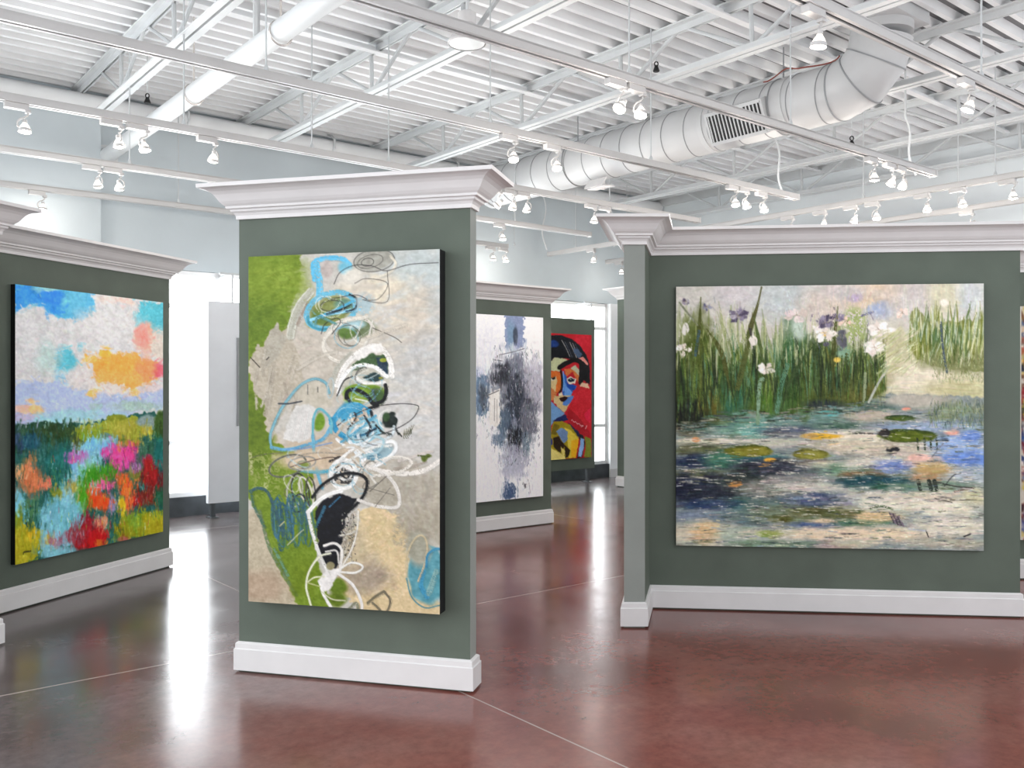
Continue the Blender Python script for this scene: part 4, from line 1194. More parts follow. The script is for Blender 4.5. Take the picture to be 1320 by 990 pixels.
        P.dabs(int(sc * 0.6), (x - sc, y - sc * 0.7, x + sc, y + sc * 0.7), (2, 6), (0.8, 1.8), (0, 180), al=0.6, jit=16, scat=2.5)
        for q in range(3):
            an = rot + q * 2.1 + P.rng.normal(0, 0.3)
            P.stroke([(x, y), (x + math.cos(an) * sc * 0.35, y + math.sin(an) * sc * 0.26)], 0.8, (150, 128, 104), al=0.5)
    wh = [(238, 230, 222), (230, 218, 208), (244, 238, 232)]
    flower(881, 451, 11, wh, 5, 0.3); flower(986, 474, 13, wh, 5, 0.2); B(885, 425, 4, 8, (232, 228, 220), soft=0.3, rough=0.3, cell=5); B(971, 439, 5, 8, (234, 226, 216), soft=0.3, rough=0.3, cell=5, ang=-15)
    P.stroke([(967, 424), (968, 432)], 3, (70, 64, 66), dry=0.2)
    flower(1062, 429, 15, wh, 5, 0.0); flower(1131, 423, 14, wh, 6, 0.2); flower(1126, 446, 15, wh, 6, 0.5); flower(1026, 406, 14, [(222, 206, 204), (230, 218, 212), (214, 200, 190)], 6, 0.4); flower(1088, 414, 9, [(230, 206, 190), (236, 224, 214)], 5, 0); flower(1162, 402, 9, [(236, 220, 210), (228, 206, 190)], 5, 0.5)
    B(1062, 430, 6, 3, (222, 176, 70), soft=0.6, al=0.8); B(1078, 463, 4, 3, (226, 196, 100), soft=0.5); B(1216, 388, 6, 5, (236, 228, 214), soft=0.6); B(1146, 424, 10, 4, (238, 232, 226), soft=0.4)
    pu = [(118, 110, 128), (146, 138, 158), (88, 80, 102), (176, 170, 180)]
    flower(952, 408, 13, pu, 7, 0.3); flower(886, 391, 7, pu, 4, 0.8); flower(912, 397, 7, [(150, 150, 166), (112, 110, 136)], 5, 0.4); flower(1063, 415, 13, pu[:3], 6, 0.1); flower(1078, 409, 10, pu[:3], 5, 0.5)
    B(1083, 436, 6, 13, (104, 104, 112), soft=0.4, rough=0.4, cell=5); B(1064, 443, 4, 3, (92, 84, 108), soft=0.4); P.stroke([(1110, 406), (1124, 401)], 3, (104, 100, 128), dry=0.1); B(1102, 384, 9, 5, (190, 172, 196), soft=0.8)
    B(1128, 395, 14, 5, (164, 176, 202), soft=0.9, ang=-25, al=0.7)
    P.dabs(360, (1010, 378, 1142, 470), (4, 12), (1, 2.4), (60, 120), al=0.65, jit=12, scat=6)
    P.dabs(120, (870, 385, 960, 470), (4, 12), (1, 2.4), (60, 120), al=0.55, jit=12, scat=5)
    flower(1062, 429, 12, wh, 5, 0.0); flower(1131, 423, 12, wh, 6, 0.2); flower(1126, 446, 13, wh, 6, 0.5)
    P.dabs(260, (872, 385, 1140, 450), (3, 9), (1, 2), (50, 130), al=0.5, jit=14, scat=2)
    P.dabs(500, (870, 440, 1140, 530), (6, 18), (1, 2), (75, 105), al=0.45, jit=12, scat=3)
    P.dabs(300, (1140, 380, 1268, 520), (4, 12), (1, 2), (60, 120), al=0.5, jit=12, scat=3)
    P.dabs(160, (1130, 425, 1180, 480), (8, 22), (1.2, 2.4), (-50, -20), col=[(206, 204, 168), (186, 188, 140), (222, 216, 192), (166, 172, 120)], al=0.6)
    P.impasto(6)
    return P


def paint_meadow():
    quad = [(19, 366), (210, 390), (210, 687), (20, 726)]
    P = Paint(quad, 260, 350, 37, (205, 205, 205)); P.gain = 1.09
    def Bz(zx, zy, rx, ry, col, y0, **k): P.blob(zx / 5.74, y0 + zy / 5.74, rx / 5.74, ry / 5.74, col, **k)
    k1 = dict(soft=0.45, rough=0.35, cell=12)
    P.poly([(15, 360), (215, 360), (215, 545), (15, 555)], (206, 206, 207), rough=1)
    # sky
    P.poly([(18, 362), (122, 372), (120, 395), (104, 412), (80, 410), (62, 402), (45, 396), (24, 398), (18, 402)], (92, 176, 214), rough=3, rough2=3)
    P.poly([(18, 364), (40, 370), (80, 378), (84, 402), (64, 402), (46, 393), (18, 397)], (64, 150, 222), rough=3, rough2=3)
    P.blob(66, 380, 14, 12, (60, 140, 226), **k1); P.blob(62, 372, 20, 4, (150, 200, 206), **k1); P.blob(98, 388, 16, 14, (104, 184, 216), **k1)
    P.poly([(176, 384), (214, 390), (214, 424), (200, 424), (172, 420), (168, 404), (178, 398)], (92, 186, 202), rough=3, rough2=3)
    P.blob(146, 384, 28, 8, (220, 208, 202), **k1); P.blob(160, 386, 12, 6, (228, 204, 196), **k1); P.blob(140, 425, 40, 26, (213, 212, 212), soft=0.9)
    P.blob(84, 466, 12, 18, (96, 186, 204), soft=0.5, rough=0.4); P.blob(102, 448, 5, 6, (126, 196, 208), **k1); P.blob(60, 460, 14, 20, (186, 206, 204), soft=0.9); P.blob(78, 490, 10, 12, (146, 190, 210), soft=0.6, rough=0.5, dry=0.3)
    P.poly([(16, 494), (60, 490), (90, 500), (125, 505), (165, 506), (215, 498), (215, 525), (120, 545), (16, 552)], (176, 190, 222), rough=4, rough2=4)
    P.blob(118, 486, 28, 16, (214, 208, 206), soft=0.6, rough=0.4); P.blob(150, 500, 30, 9, (222, 212, 206), soft=0.6, rough=0.4)
    P.blob(188, 436, 14, 18, (240, 170, 150), soft=0.6, rough=0.3); P.blob(184, 434, 8, 14, (240, 156, 146), soft=0.6); P.blob(204, 446, 10, 22, (216, 206, 196), soft=0.6)
    P.poly([(104, 460), (122, 458), (128, 452), (176, 454), (180, 462), (206, 470), (206, 490), (176, 500), (170, 508), (162, 500), (124, 492), (118, 472)], (250, 176, 98), rough=3, rough2=3)
    P.blob(150, 470, 26, 12, (252, 170, 84), **k1); P.blob(134, 456, 9, 4, (252, 186, 84), **k1); P.blob(113, 463, 8, 4, (250, 190, 100), **k1); P.blob(203, 479, 12, 9, (234, 112, 128), **k1); P.blob(186, 478, 12, 14, (246, 158, 106), soft=0.7)
    P.blob(118, 508, 7, 4.5, (246, 190, 112), **k1); P.blob(172, 507, 7, 5, (250, 196, 130), **k1); P.blob(196, 500, 16, 6, (216, 204, 206), soft=0.7)
    P.blob(30, 526, 14, 5, (222, 184, 170), **k1); P.blob(46, 528, 9, 6, (240, 194, 136), **k1); P.blob(40, 516, 5, 4, (236, 196, 150), **k1); P.blob(30, 537, 18, 5, (188, 178, 206), **k1)
    P.blob(100, 536, 50, 8, (160, 202, 214), soft=0.7, rough=0.4); P.blob(60, 542, 20, 5, (160, 208, 222), soft=0.7); P.blob(170, 524, 44, 6, (168, 194, 188), soft=0.7, rough=0.4); P.blob(120, 546, 26, 4, (184, 206, 186), soft=0.7)
    P.dabs(1500, (18, 362, 212, 545), (5, 16), (2, 5), (-50, 80), al=0.65, jit=6, scat=3.5)
    P.dabs(500, (18, 362, 212, 545), (3, 8), (1, 2.4), (-80, 80), al=0.5, jit=9, scat=3)
    # land
    P.poly([(16, 548), (60, 543), (95, 546), (125, 546), (140, 537), (215, 532), (215, 700), (16, 735)], (40, 96, 90), rough=3, rough2=2)
    P.poly([(16, 548), (60, 543), (105, 548), (110, 566), (60, 572), (30, 585), (16, 582)], (38, 78, 58), rough=3)
    P.blob(62, 558, 34, 10, (50, 76, 38), **k1); P.blob(100, 570, 12, 8, (80, 92, 46), **k1)
    P.poly([(96, 552), (125, 548), (140, 537), (176, 536), (182, 552), (178, 568), (150, 566), (112, 570), (98, 562)], (150, 158, 54), rough=3, rough2=3)
    P.blob(114, 560, 14, 7, (132, 152, 36), **k1); P.blob(160, 552, 18, 12, (168, 166, 66), **k1); P.blob(150, 540, 12, 4, (130, 140, 40), **k1)
    P.blob(190, 545, 14, 8, (132, 152, 150), **k1); P.blob(188, 556, 10, 7, (184, 172, 62), **k1); P.blob(206, 550, 8, 16, (62, 92, 34), **k1); P.blob(134, 562, 10, 4, (98, 136, 130), **k1)
    P.blob(40, 568, 20, 12, (30, 86, 104), **k1); P.blob(24, 570, 6, 12, (58, 84, 110), **k1)
    P.poly([(100, 575), (118, 568), (140, 566), (150, 572), (130, 590), (124, 606), (120, 640), (100, 660), (98, 700), (54, 712), (50, 660), (70, 640), (86, 600)], (136, 192, 210), rough=4, rough2=4)
    P.blob(128, 574, 16, 7, (118, 186, 230), **k1); P.blob(88, 598, 12, 8, (120, 176, 228), **k1); P.blob(112, 600, 14, 12, (146, 204, 214), **k1)
    P.blob(74, 590, 18, 14, (34, 116, 112), **k1); P.blob(72, 612, 18, 18, (36, 108, 96), **k1); P.blob(100, 588, 12, 6, (186, 116, 186), **k1); P.blob(94, 594, 6, 4, (200, 100, 176), **k1)
    P.blob(156, 586, 22, 12, (226, 78, 152), **k1); P.blob(134, 584, 6, 6, (216, 80, 160), **k1); P.blob(154, 600, 14, 8, (216, 84, 160), **k1); P.blob(166, 572, 14, 4, (206, 130, 74), **k1)
    P.blob(192, 586, 14, 16, (58, 104, 84), **k1); P.blob(206, 590, 8, 22, (28, 110, 104), **k1); P.blob(190, 594, 8, 6, (150, 60, 90), **k1)
    # reds, greens and oranges of the flower bed
    P.blob(40, 618, 16, 26, (208, 124, 82), **k1); P.blob(24, 606, 6, 10, (226, 166, 120), **k1); P.blob(56, 624, 7, 7, (226, 130, 96), **k1); P.blob(40, 604, 9, 8, (214, 128, 90), **k1); P.blob(38, 592, 12, 5, (150, 120, 80), **k1)
    P.blob(128, 610, 20, 12, (72, 150, 34), **k1); P.blob(108, 640, 10, 18, (86, 160, 32), **k1); P.blob(108, 622, 8, 10, (80, 150, 40), **k1); P.blob(90, 628, 8, 8, (180, 168, 86), **k1); P.blob(72, 634, 8, 6, (140, 150, 60), **k1)
    P.blob(134, 626, 10, 6, (230, 96, 152), **k1); P.blob(160, 628, 12, 16, (230, 104, 44), **k1); P.blob(130, 648, 14, 12, (238, 84, 34), **k1); P.blob(120, 634, 8, 6, (226, 92, 46), **k1); P.blob(165, 645, 6, 14, (234, 120, 62), **k1)
    P.blob(145, 650, 6, 12, (150, 140, 180), **k1); P.blob(156, 652, 5, 14, (214, 188, 40), **k1); P.blob(174, 612, 8, 10, (120, 130, 60), **k1); P.blob(174, 604, 8, 6, (166, 120, 170), **k1)
    P.blob(194, 616, 12, 20, (160, 26, 30), **k1); P.blob(178, 646, 10, 9, (182, 24, 32), **k1); P.blob(190, 640, 10, 14, (120, 44, 30), **k1); P.blob(206, 640, 8, 16, (36, 100, 72), **k1); P.blob(207, 618, 5, 10, (110, 26, 34), **k1)
    P.blob(76, 664, 26, 20, (122, 188, 204), **k1); P.blob(26, 650, 8, 20, (130, 196, 214), **k1); P.blob(38, 656, 10, 18, (76, 124, 84), soft=0.6, rough=0.5, dry=0.2)
    P.blob(185, 678, 34, 16, (166, 158, 28), **k1); P.blob(160, 684, 20, 12, (150, 150, 26), **k1); P.blob(196, 668, 18, 9, (172, 170, 34), **k1); P.blob(172, 672, 10, 8, (120, 156, 50), **k1)
    P.poly([(16, 670), (24, 666), (40, 684), (52, 690), (50, 716), (16, 735)], (176, 168, 40), rough=3); P.blob(42, 688, 8, 8, (206, 178, 40), **k1); P.blob(24, 668, 5, 10, (140, 150, 40), **k1); P.blob(62, 694, 4, 6, (200, 180, 90), **k1)
    P.blob(118, 695, 24, 15, (184, 16, 24), **k1); P.blob(112, 676, 10, 12, (164, 28, 44), **k1); P.blob(96, 690, 12, 12, (156, 70, 80), **k1); P.blob(72, 696, 8, 9, (160, 110, 130), **k1); P.blob(130, 674, 12, 8, (216, 146, 112), **k1); P.blob(132, 700, 10, 5, (200, 110, 40), **k1); P.blob(160, 696, 10, 4, (170, 100, 90), **k1)
    P.blob(72, 710, 22, 7, (128, 188, 200), **k1)
    P.dabs(1900, (18, 545, 212, 725), (7, 22), (1.6, 4.2), (70, 112), al=0.7, jit=13, scat=4)
    P.dabs(900, (18, 545, 212, 725), (4, 14), (1, 2), (75, 105), al=0.6, jit=18, scat=5)
    P.dabs(320, (18, 545, 212, 725), (4, 10), (2, 4), (-20, 20), al=0.5, jit=13)
    P.dabs(150, (60, 590, 200, 690), (4, 12), (1, 2), (75, 105), col=[(226, 120, 60), (120, 170, 60), (216, 190, 60), (190, 60, 110), (170, 200, 214), (240, 220, 200)], al=0.5)
    for q in range(5): P.stroke([(30 + q * 2, 711 - 0.3 * q), (31.4 + q * 2, 709.4 - 0.3 * q)], 0.9, (40, 44, 30))
    P.stroke([(30, 713), (32, 709), (40, 709)], 0.8, (40, 44, 30))
    P.impasto(6)
    return P


def paint_grey():
    quad = [(613, 405), (700, 409), (700, 638), (608, 650)]
    P = Paint(quad, 180, 440, 41, (236, 236, 239))
    c = lambda x, y, y0: (605 + x / 7.33, y0 + y / 7.33)
    B = lambda x, y, rx, ry, col, y0=395, **k: P.blob(*c(x, y, y0), rx / 7.33, ry / 7.33, col, **k)
    B(180, 400, 120, 200, (230, 230, 236), soft=0.9); B(640, 300, 80, 200, (240, 238, 238), soft=0.9)
    P.poly([c(345, 80, 395), c(520, 80, 395), c(522, 370, 395), c(350, 400, 395)], (138, 150, 180), rough=2.5)
    B(400, 250, 40, 120, (124, 150, 176), soft=0.6); B(440, 280, 20, 90, (70, 80, 96), soft=0.6); B(410, 400, 60, 50, (186, 196, 206), soft=0.6)
    P.poly([c(50, 640, 395), c(190, 620, 395), c(200, 760, 395), c(150, 1000, 395), c(50, 1010, 395)], (116, 138, 162), rough=3, rough2=2); B(80, 600, 60, 40, (206, 210, 226), soft=0.8)
    B(330, 720, 130, 240, (142, 146, 158), soft=0.5, rough=0.4); B(560, 760, 120, 260, (160, 160, 172), soft=0.6, rough=0.4); B(450, 650, 90, 260, (128, 132, 146), soft=0.5, rough=0.4)
    B(320, 640, 70, 100, (58, 60, 68), soft=0.5, rough=0.5); B(460, 780, 50, 160, (48, 52, 62), soft=0.5, rough=0.5); B(560, 850, 60, 160, (66, 68, 76), soft=0.5, rough=0.5); B(620, 700, 80, 240, (178, 176, 188), soft=0.6, rough=0.5)
    B(420, 60, 100, 240, (58, 64, 76), 520, soft=0.5, rough=0.4); B(560, 120, 80, 180, (112, 114, 126), 520, soft=0.5, rough=0.4); B(320, 150, 60, 150, (96, 112, 130), 520, soft=0.4, rough=0.3)
    B(440, 330, 70, 120, (30, 32, 38), 520, soft=0.5, rough=0.5); B(280, 340, 60, 70, (112, 130, 150), 520, soft=0.4, rough=0.5); B(530, 370, 40, 120, (118, 134, 146), 520, soft=0.5, rough=0.5)
    B(430, 520, 110, 130, (166, 168, 184), 520, soft=0.7, rough=0.5); B(400, 600, 100, 90, (186, 188, 202), 520, soft=0.8); B(430, 170, 24, 60, (150, 156, 172), 520, soft=0.4)
    P.poly([c(318, 740, 520), c(430, 740, 520), c(436, 890, 520), c(312, 905, 520)], (92, 110, 138), rough=2.5)
    B(370, 840, 40, 50, (76, 96, 128), 520, soft=0.6)
    B(130, 820, 36, 130, (84, 92, 102), soft=0.5, rough=0.5); B(170, 560, 14, 60, (226, 234, 240), soft=0.5)
    P.poly([c(185, 805, 395), c(285, 755, 395), c(292, 1090, 395), c(262, 1120, 395), c(200, 1110, 395), c(180, 1000, 395)], (236, 233, 228), rough=1.2)
    P.stroke([c(186, 818, 395), c(280, 775, 395)], 0.9, (70, 68, 70)); P.stroke([c(240, 850, 395), c(236, 1060, 395)], 0.8, (150, 146, 144)); P.stroke([c(262, 860, 395), c(260, 1080, 395)], 0.8, (170, 166, 164))
    P.stroke([c(230, 520, 395), c(226, 720, 395)], 0.8, (90, 92, 100)); P.stroke([c(290, 445, 395), c(420, 415, 395), c(520, 385, 395)], 0.8, (120, 120, 128)); P.stroke([c(235, 490, 395), c(320, 500, 395)], 1.2, (90, 90, 96))
    B(515, 770, 18, 26, (84, 80, 84), 520, soft=0.4, rough=0.6, cell=5)
    P.dabs(1500, (608, 440, 698, 640), (4, 18), (0.8, 2.4), (80, 100), al=0.6, jit=9, scat=4)
    P.dabs(1300, (632, 445, 697, 600), (2, 8), (0.6, 1.5), (65, 115), al=0.65, jit=14, scat=6, accent=[(40, 42, 50), (224, 225, 231), (96, 108, 126)], acc=0.22)
    P.dabs(380, (608, 470, 642, 570), (2, 7), (0.6, 1.5), (60, 120), al=0.5, jit=10, scat=4, accent=[(226, 228, 234), (84, 92, 106)], acc=0.15)
    P.dabs(340, (640, 560, 690, 645), (2, 9), (0.6, 1.5), (75, 105), al=0.55, jit=12, scat=5, accent=[(222, 224, 230), (110, 120, 146)], acc=0.2)
    P.poly([c(192, 812, 395), c(284, 762, 395), c(288, 1080, 395), c(262, 1110, 395), c(204, 1100, 395), c(188, 1000, 395)], (236, 233, 228), rough=1.4, al=0.9)
    P.stroke([c(186, 818, 395), c(280, 775, 395)], 0.9, (90, 88, 90)); P.stroke([c(240, 850, 395), c(236, 1060, 395)], 0.7, (150, 146, 144)); P.stroke([c(262, 860, 395), c(260, 1080, 395)], 0.7, (170, 166, 164))
    P.stroke([c(230, 520, 395), c(226, 720, 395)], 0.7, (90, 92, 100)); P.stroke([c(290, 445, 395), c(420, 415, 395), c(520, 385, 395)], 0.7, (120, 120, 128))
    return P


def paint_face():
    quad = [(702, 429), (763, 432), (763, 589), (702, 594)]
    P = Paint(quad, 110, 270, 53, (190, 34, 46))
    c = lambda x, y: (700 + x / 8.61, 405 + y / 8.61)
    d = lambda x, y: (700 + x / 8.25, 510 + y / 8.25)
    def A(col, *pts, **k): P.poly([c(*p) for p in pts], col, rough=0.5, soft=1, **k)
    def D(col, *pts, **k): P.poly([d(*p) for p in pts], col, rough=0.5, soft=1, **k)
    B = lambda x, y, rx, ry, col, **k: P.blob(*c(x, y), rx / 8.61, ry / 8.61, col, soft=0.4, **k)
    B(440, 300, 80, 120, (206, 40, 58)); B(440, 900, 90, 120, (196, 44, 52))
    # hair
    A((30, 32, 40), (0, 230), (200, 235), (320, 275), (400, 340), (480, 440), (520, 560), (525, 780), (480, 760), (440, 560), (330, 500), (240, 490), (130, 480), (70, 550), (0, 580))
    B(120, 330, 50, 50, (36, 66, 128)); A((24, 26, 34), (80, 370), (220, 360), (290, 480), (180, 500), (130, 480), (76, 540))
    for q in range(7): P.stroke([c(210 + 30 * q, 290 + 8 * q), c(260 + 30 * q, 380 + 14 * q), c(300 + 26 * q, 470 + 6 * q)], 0.9, [(170, 166, 164), (90, 96, 110), (40, 44, 54), (186, 176, 170)][q % 4], dry=0.1)
    A((78, 96, 124), (330, 370), (400, 390), (440, 450), (400, 490), (350, 430)); A((226, 150, 140), (390, 490), (450, 470), (505, 545), (500, 570), (440, 520))
    # face
    A((196, 200, 160), (75, 540), (130, 478), (250, 500), (300, 520), (210, 570), (190, 640), (76, 630))
    A((216, 116, 52), (74, 640), (150, 630), (200, 660), (205, 830), (150, 880), (74, 790)); A((222, 200, 150), (74, 720), (150, 690), (160, 740), (120, 940), (74, 860))
    A((206, 120, 66), (240, 610), (340, 600), (410, 660), (390, 760), (330, 640), (260, 700)); A((186, 188, 160), (310, 600), (360, 560), (405, 620), (400, 680))
    A((60, 104, 186), (215, 650), (260, 680), (280, 780), (380, 790), (330, 930), (310, 990), (240, 990), (215, 860)); A((30, 76, 170), (265, 770), (370, 790), (345, 850), (280, 830)); A((112, 160, 224), (235, 740), (265, 800), (330, 870), (300, 960), (240, 900))
    A((226, 222, 210), (262, 720), (310, 690), (370, 720), (355, 770), (290, 780)); A((30, 44, 60), (275, 730), (310, 705), (355, 720), (345, 750), (300, 750)); A((200, 210, 200), (295, 722), (310, 716), (315, 732))
    A((220, 214, 200), (80, 720), (140, 690), (150, 720), (100, 745)); A((40, 28, 26), (92, 710), (140, 692), (142, 718), (110, 728))
    P.stroke([c(185, 590), c(260, 545), c(350, 510), c(420, 540), (c(430, 640)), c(420, 760)], 6.0, (28, 24, 26), bris=5)
    A((24, 22, 26), (440, 520), (510, 580), (520, 770), (450, 730), (400, 760), (410, 600))
    P.stroke([c(200, 630), c(212, 720), c(208, 820), c(180, 880)], 2.4, (22, 26, 24)); P.stroke([c(225, 640), c(235, 760), c(225, 850)], 1.6, (120, 170, 226))
    A((206, 130, 80), (74, 790), (150, 880), (140, 960), (74, 960)); A((226, 214, 196), (170, 880), (215, 860), (220, 910), (180, 930)); A((214, 200, 160), (120, 930), (190, 920), (260, 985), (200, 1010), (120, 990))
    A((58, 26, 24), (180, 935), (220, 915), (270, 930), (260, 965), (210, 980)); A((130, 66, 50), (205, 945), (250, 945), (240, 965))
    A((226, 190, 160), (430, 760), (500, 770), (520, 830), (470, 810), (410, 800))
    # neck, coat and shoulder
    D((206, 40, 54), (320, -60), (515, -60), (515, 460), (390, 390), (300, 300), (250, 200)); D((176, 30, 44), (280, 130), (400, 250), (505, 400), (515, 460), (420, 410), (310, 330), (255, 220)); D((222, 40, 76), (440, 190), (505, 130), (505, 290), (450, 240))
    D((216, 190, 140), (120, 0), (330, 0), (260, 130), (230, 180), (150, 120)); D((96, 140, 210), (230, 20), (330, 0), (300, 70), (250, 110), (210, 100)); D((58, 26, 24), (170, 30), (230, 8), (265, 25), (220, 70), (190, 60))
    D((120, 160, 206), (85, 60), (150, 120), (240, 190), (200, 220), (130, 260), (80, 330), (70, 250)); D((36, 44, 96), (100, 280), (150, 240), (240, 200), (270, 260), (180, 280)); D((36, 40, 84), (270, 280), (340, 350), (390, 390), (385, 450), (300, 360))
    D((166, 146, 34), (75, 420), (110, 280), (200, 270), (290, 310), (380, 440), (350, 660), (70, 680)); D((120, 104, 26), (80, 410), (120, 300), (180, 320), (140, 420)); D((226, 200, 76), (230, 340), (300, 370), (380, 450), (350, 660), (280, 660), (260, 480)); D((240, 184, 40), (300, 480), (385, 460), (350, 660), (300, 650))
    D((120, 146, 186), (140, 380), (200, 340), (265, 380), (262, 470), (220, 510), (180, 440)); D((56, 40, 24), (110, 450), (170, 430), (210, 500), (250, 540), (290, 580), (270, 650), (240, 660), (230, 540), (180, 610), (110, 540)); D((230, 212, 130), (74, 550), (180, 610), (240, 650), (240, 690), (74, 690)); D((34, 50, 140), (60, 440), (100, 460), (100, 520), (70, 530))
    D((226, 206, 120), (190, 540), (240, 590), (220, 650), (200, 620)); D((26, 34, 40), (385, 400), (430, 420), (450, 500), (420, 650), (360, 670), (400, 520)); D((150, 184, 232), (405, 450), (438, 460), (435, 560), (410, 650), (375, 650), (390, 540)); D((132, 140, 50), (445, 430), (515, 460), (515, 660), (440, 650), (455, 540))
    for q in range(7): P.stroke([d(305 + 18 * q, 262 + 9 * q), d(315 + 18 * q, 258 + 10 * q + 12 * (q % 2))], 0.8, (236, 214, 214))
    P.stroke([d(410, 330), d(430, 320)], 0.8, (236, 214, 214)); P.stroke([d(455, 350), d(468, 318)], 0.8, (236, 214, 214))
    P.dabs(260, (703, 430, 763, 592), (2, 6), (0.8, 1.6), (0, 180), al=0.35, jit=12)
    return P


def paint_sliver():
    quad = [(1316, 395), (1500, 393), (1500, 700), (1316, 695)]
    P = Paint(quad, 120, 200, 61, (196, 188, 176))
    P.dabs(900, (1312, 390, 1505, 705), (20, 50), (6, 14), (-30, 120), col=[(206, 178, 70), (40, 44, 56), (196, 186, 170), (150, 60, 50), (60, 86, 140), (222, 214, 200), (170, 150, 60), (96, 60, 50)], al=0.8)
    return P

# ------------------------------------------------------------------ free-standing display partitions
Z0, Z1 = 0.012, 2.52
CROWN = [(0.0, 2.515), (0.012, 2.515), (0.014, 2.535), (0.022, 2.548), (0.034, 2.556), (0.036, 2.568), (0.052, 2.570), (0.054, 2.582),
         (0.066, 2.592), (0.078, 2.606), (0.088, 2.622), (0.100, 2.640), (0.116, 2.655), (0.134, 2.664), (0.150, 2.668), (0.164, 2.670), (0.166, 2.690), (0.0, 2.692)]
BASE = [(0.0, Z0), (0.022, Z0), (0.022, 0.128), (0.016, 0.133), (0.015, 0.158), (0.008, 0.165), (0.0, 0.168)]


def partition(poly, label, paint=None, ends=(), crown=CROWN, zb=0.0):
    cx = sum(p[0] for p in poly) / len(poly); cy = sum(p[1] for p in poly) / len(poly)
    o = empty('display_partition', (cx, cy, 0), label, 'partition', None, 'thing')
    w = MB()
    n = len(poly)
    vs = [(p[0], p[1], 0.0) for p in poly] + [(p[0], p[1], Z1 + 0.12) for p in poly]
    for i in range(n):
        j = (i + 1) % n
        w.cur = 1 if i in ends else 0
        w.add([vs[i], vs[j], vs[j + n], vs[i + n]], [[0, 1, 2, 3]])
    w.cur = 0
    w.add(vs[:n], [list(range(n))]); w.add(vs[n:], [list(range(n))])
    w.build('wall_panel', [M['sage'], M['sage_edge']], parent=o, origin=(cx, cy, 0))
    sweep(poly, crown).build('crown_molding', M['trim'], parent=o, origin=(cx, cy, 2.6))
    sweep(poly, BASE).build('baseboard', M['trim'], parent=o, origin=(cx, cy, 0))
    return o


def quad_on(p0, p1, nrm, off, pts):
    """rectangle on the plane (p0,p1 plan line, shifted off along nrm) fitted to four photo pixels TL TR BR BL"""
    t = (p1 - p0).normalized()
    o = p0 + nrm * off
    S = []; Z = []
    for px, py in pts:
        k = (px - 660.0) / F
        # ray (k*d, d): (k d - o.x)*nrm.x + (d - o.y)*nrm.y = 0
        d = (o.x * nrm.x + o.y * nrm.y) / (k * nrm.x + nrm.y)
        S.append((Vector((k * d, d)) - o).dot(t)); Z.append(EYE + (495 - py) / F * d)
    s0 = (S[0] + S[3]) / 2; s1 = (S[1] + S[2]) / 2; z1 = (Z[0] + Z[1]) / 2; z0 = (Z[2] + Z[3]) / 2
    print('rect', [round(x, 3) for x in S], [round(x, 3) for x in Z])
    A = o + t * s0; B_ = o + t * s1
    return [Vector((A.x, A.y, z1)), Vector((B_.x, B_.y, z1)), Vector((B_.x, B_.y, z0)), Vector((A.x, A.y, z0))], Vector((nrm.x, nrm.y, 0))


def v2(x, y): return Vector((x, y))


def normal_to_cam(p0, p1):
    t = (p1 - p0).normalized(); n = v2(-t.y, t.x)
    return n if n.dot(-(p0 + p1) / 2) > 0 else -n


# centre
c0 = ground(305.5, 866.5); c1 = ground(604.5, 894.0)
n = normal_to_cam(c0, c1); th = 0.105
c0 = c0 - n * 0.022; c1 = c1 - n * 0.022
partition([c0, c1, c1 - n * th, c0 - n * th], 'narrow sage-green partition with white crown and baseboard, free-standing in the centre, holding the scribbled abstract', ends=(1, 3))
cor, n3 = quad_on(c0, c1, n, 0.085, [(323, 331), (567, 321), (567, 793), (318, 774)])
canvas_object('painting', paint_scribble(), cor, n3, 0.083, M['black'], 'tall green, cream and turquoise abstract with looping scribbles on the centre partition')

# left, an L with a short wing towards the camera
p_end = ground(221, 730.5); p_in = ground(0, 793)
t = (p_end - p_in).normalized(); n = v2(t.y, -t.x)
p_end = p_end - n * 0.022; p_in = p_in - n * 0.022
p_st = p_in - t * 0.543
w1 = p_st + n * 0.63
w2 = w1 - t * 0.15
p_back0 = p_st - n * 0.12 - t * 0.15
partition([w2, w1, p_st, p_end, p_end - n * 0.12, p_back0], 'sage-green corner partition at the left holding the bright meadow landscape', ends=(0, 3))
cor, n3 = quad_on(p_in, p_end, n, 0.042, [(19, 366), (210, 390), (210, 687), (20, 726)])
canvas_object('painting', paint_meadow(), cor, n3, 0.04, M['black'], 'painting of a colourful blurred flower meadow under a blue cloudy sky on the left partition')

# right, wide panel with a short wing at its left end
r0 = ground(838, 785); r1 = ground(1317, 797)
n = normal_to_cam(r0, r1)
r0 = r0 - n * 0.022; r1 = r1 - n * 0.022
t = (r1 - r0).normalized()
f0 = ground(804.5, 810) - n * 0.022; f1 = ground(831.5, 810) - n * 0.022
rj = r0 + t * 0.0
partition([f0, f1, rj, r1, r1 - n * 0.15, r0 - n * 0.15 - t * 0.135], 'wide sage-green partition with a short projecting wing, at the right, holding the iris pond painting', ends=(0, 3, 5))
cor, n3 = quad_on(r0, r1, n, 0.032, [(874, 372), (1268, 363), (1268, 711), (869, 702)])
canvas_object('painting', paint_pond(), cor, n3, 0.03, M['black'], 'large painting of white irises and reeds above a lily pond on the wide right partition')

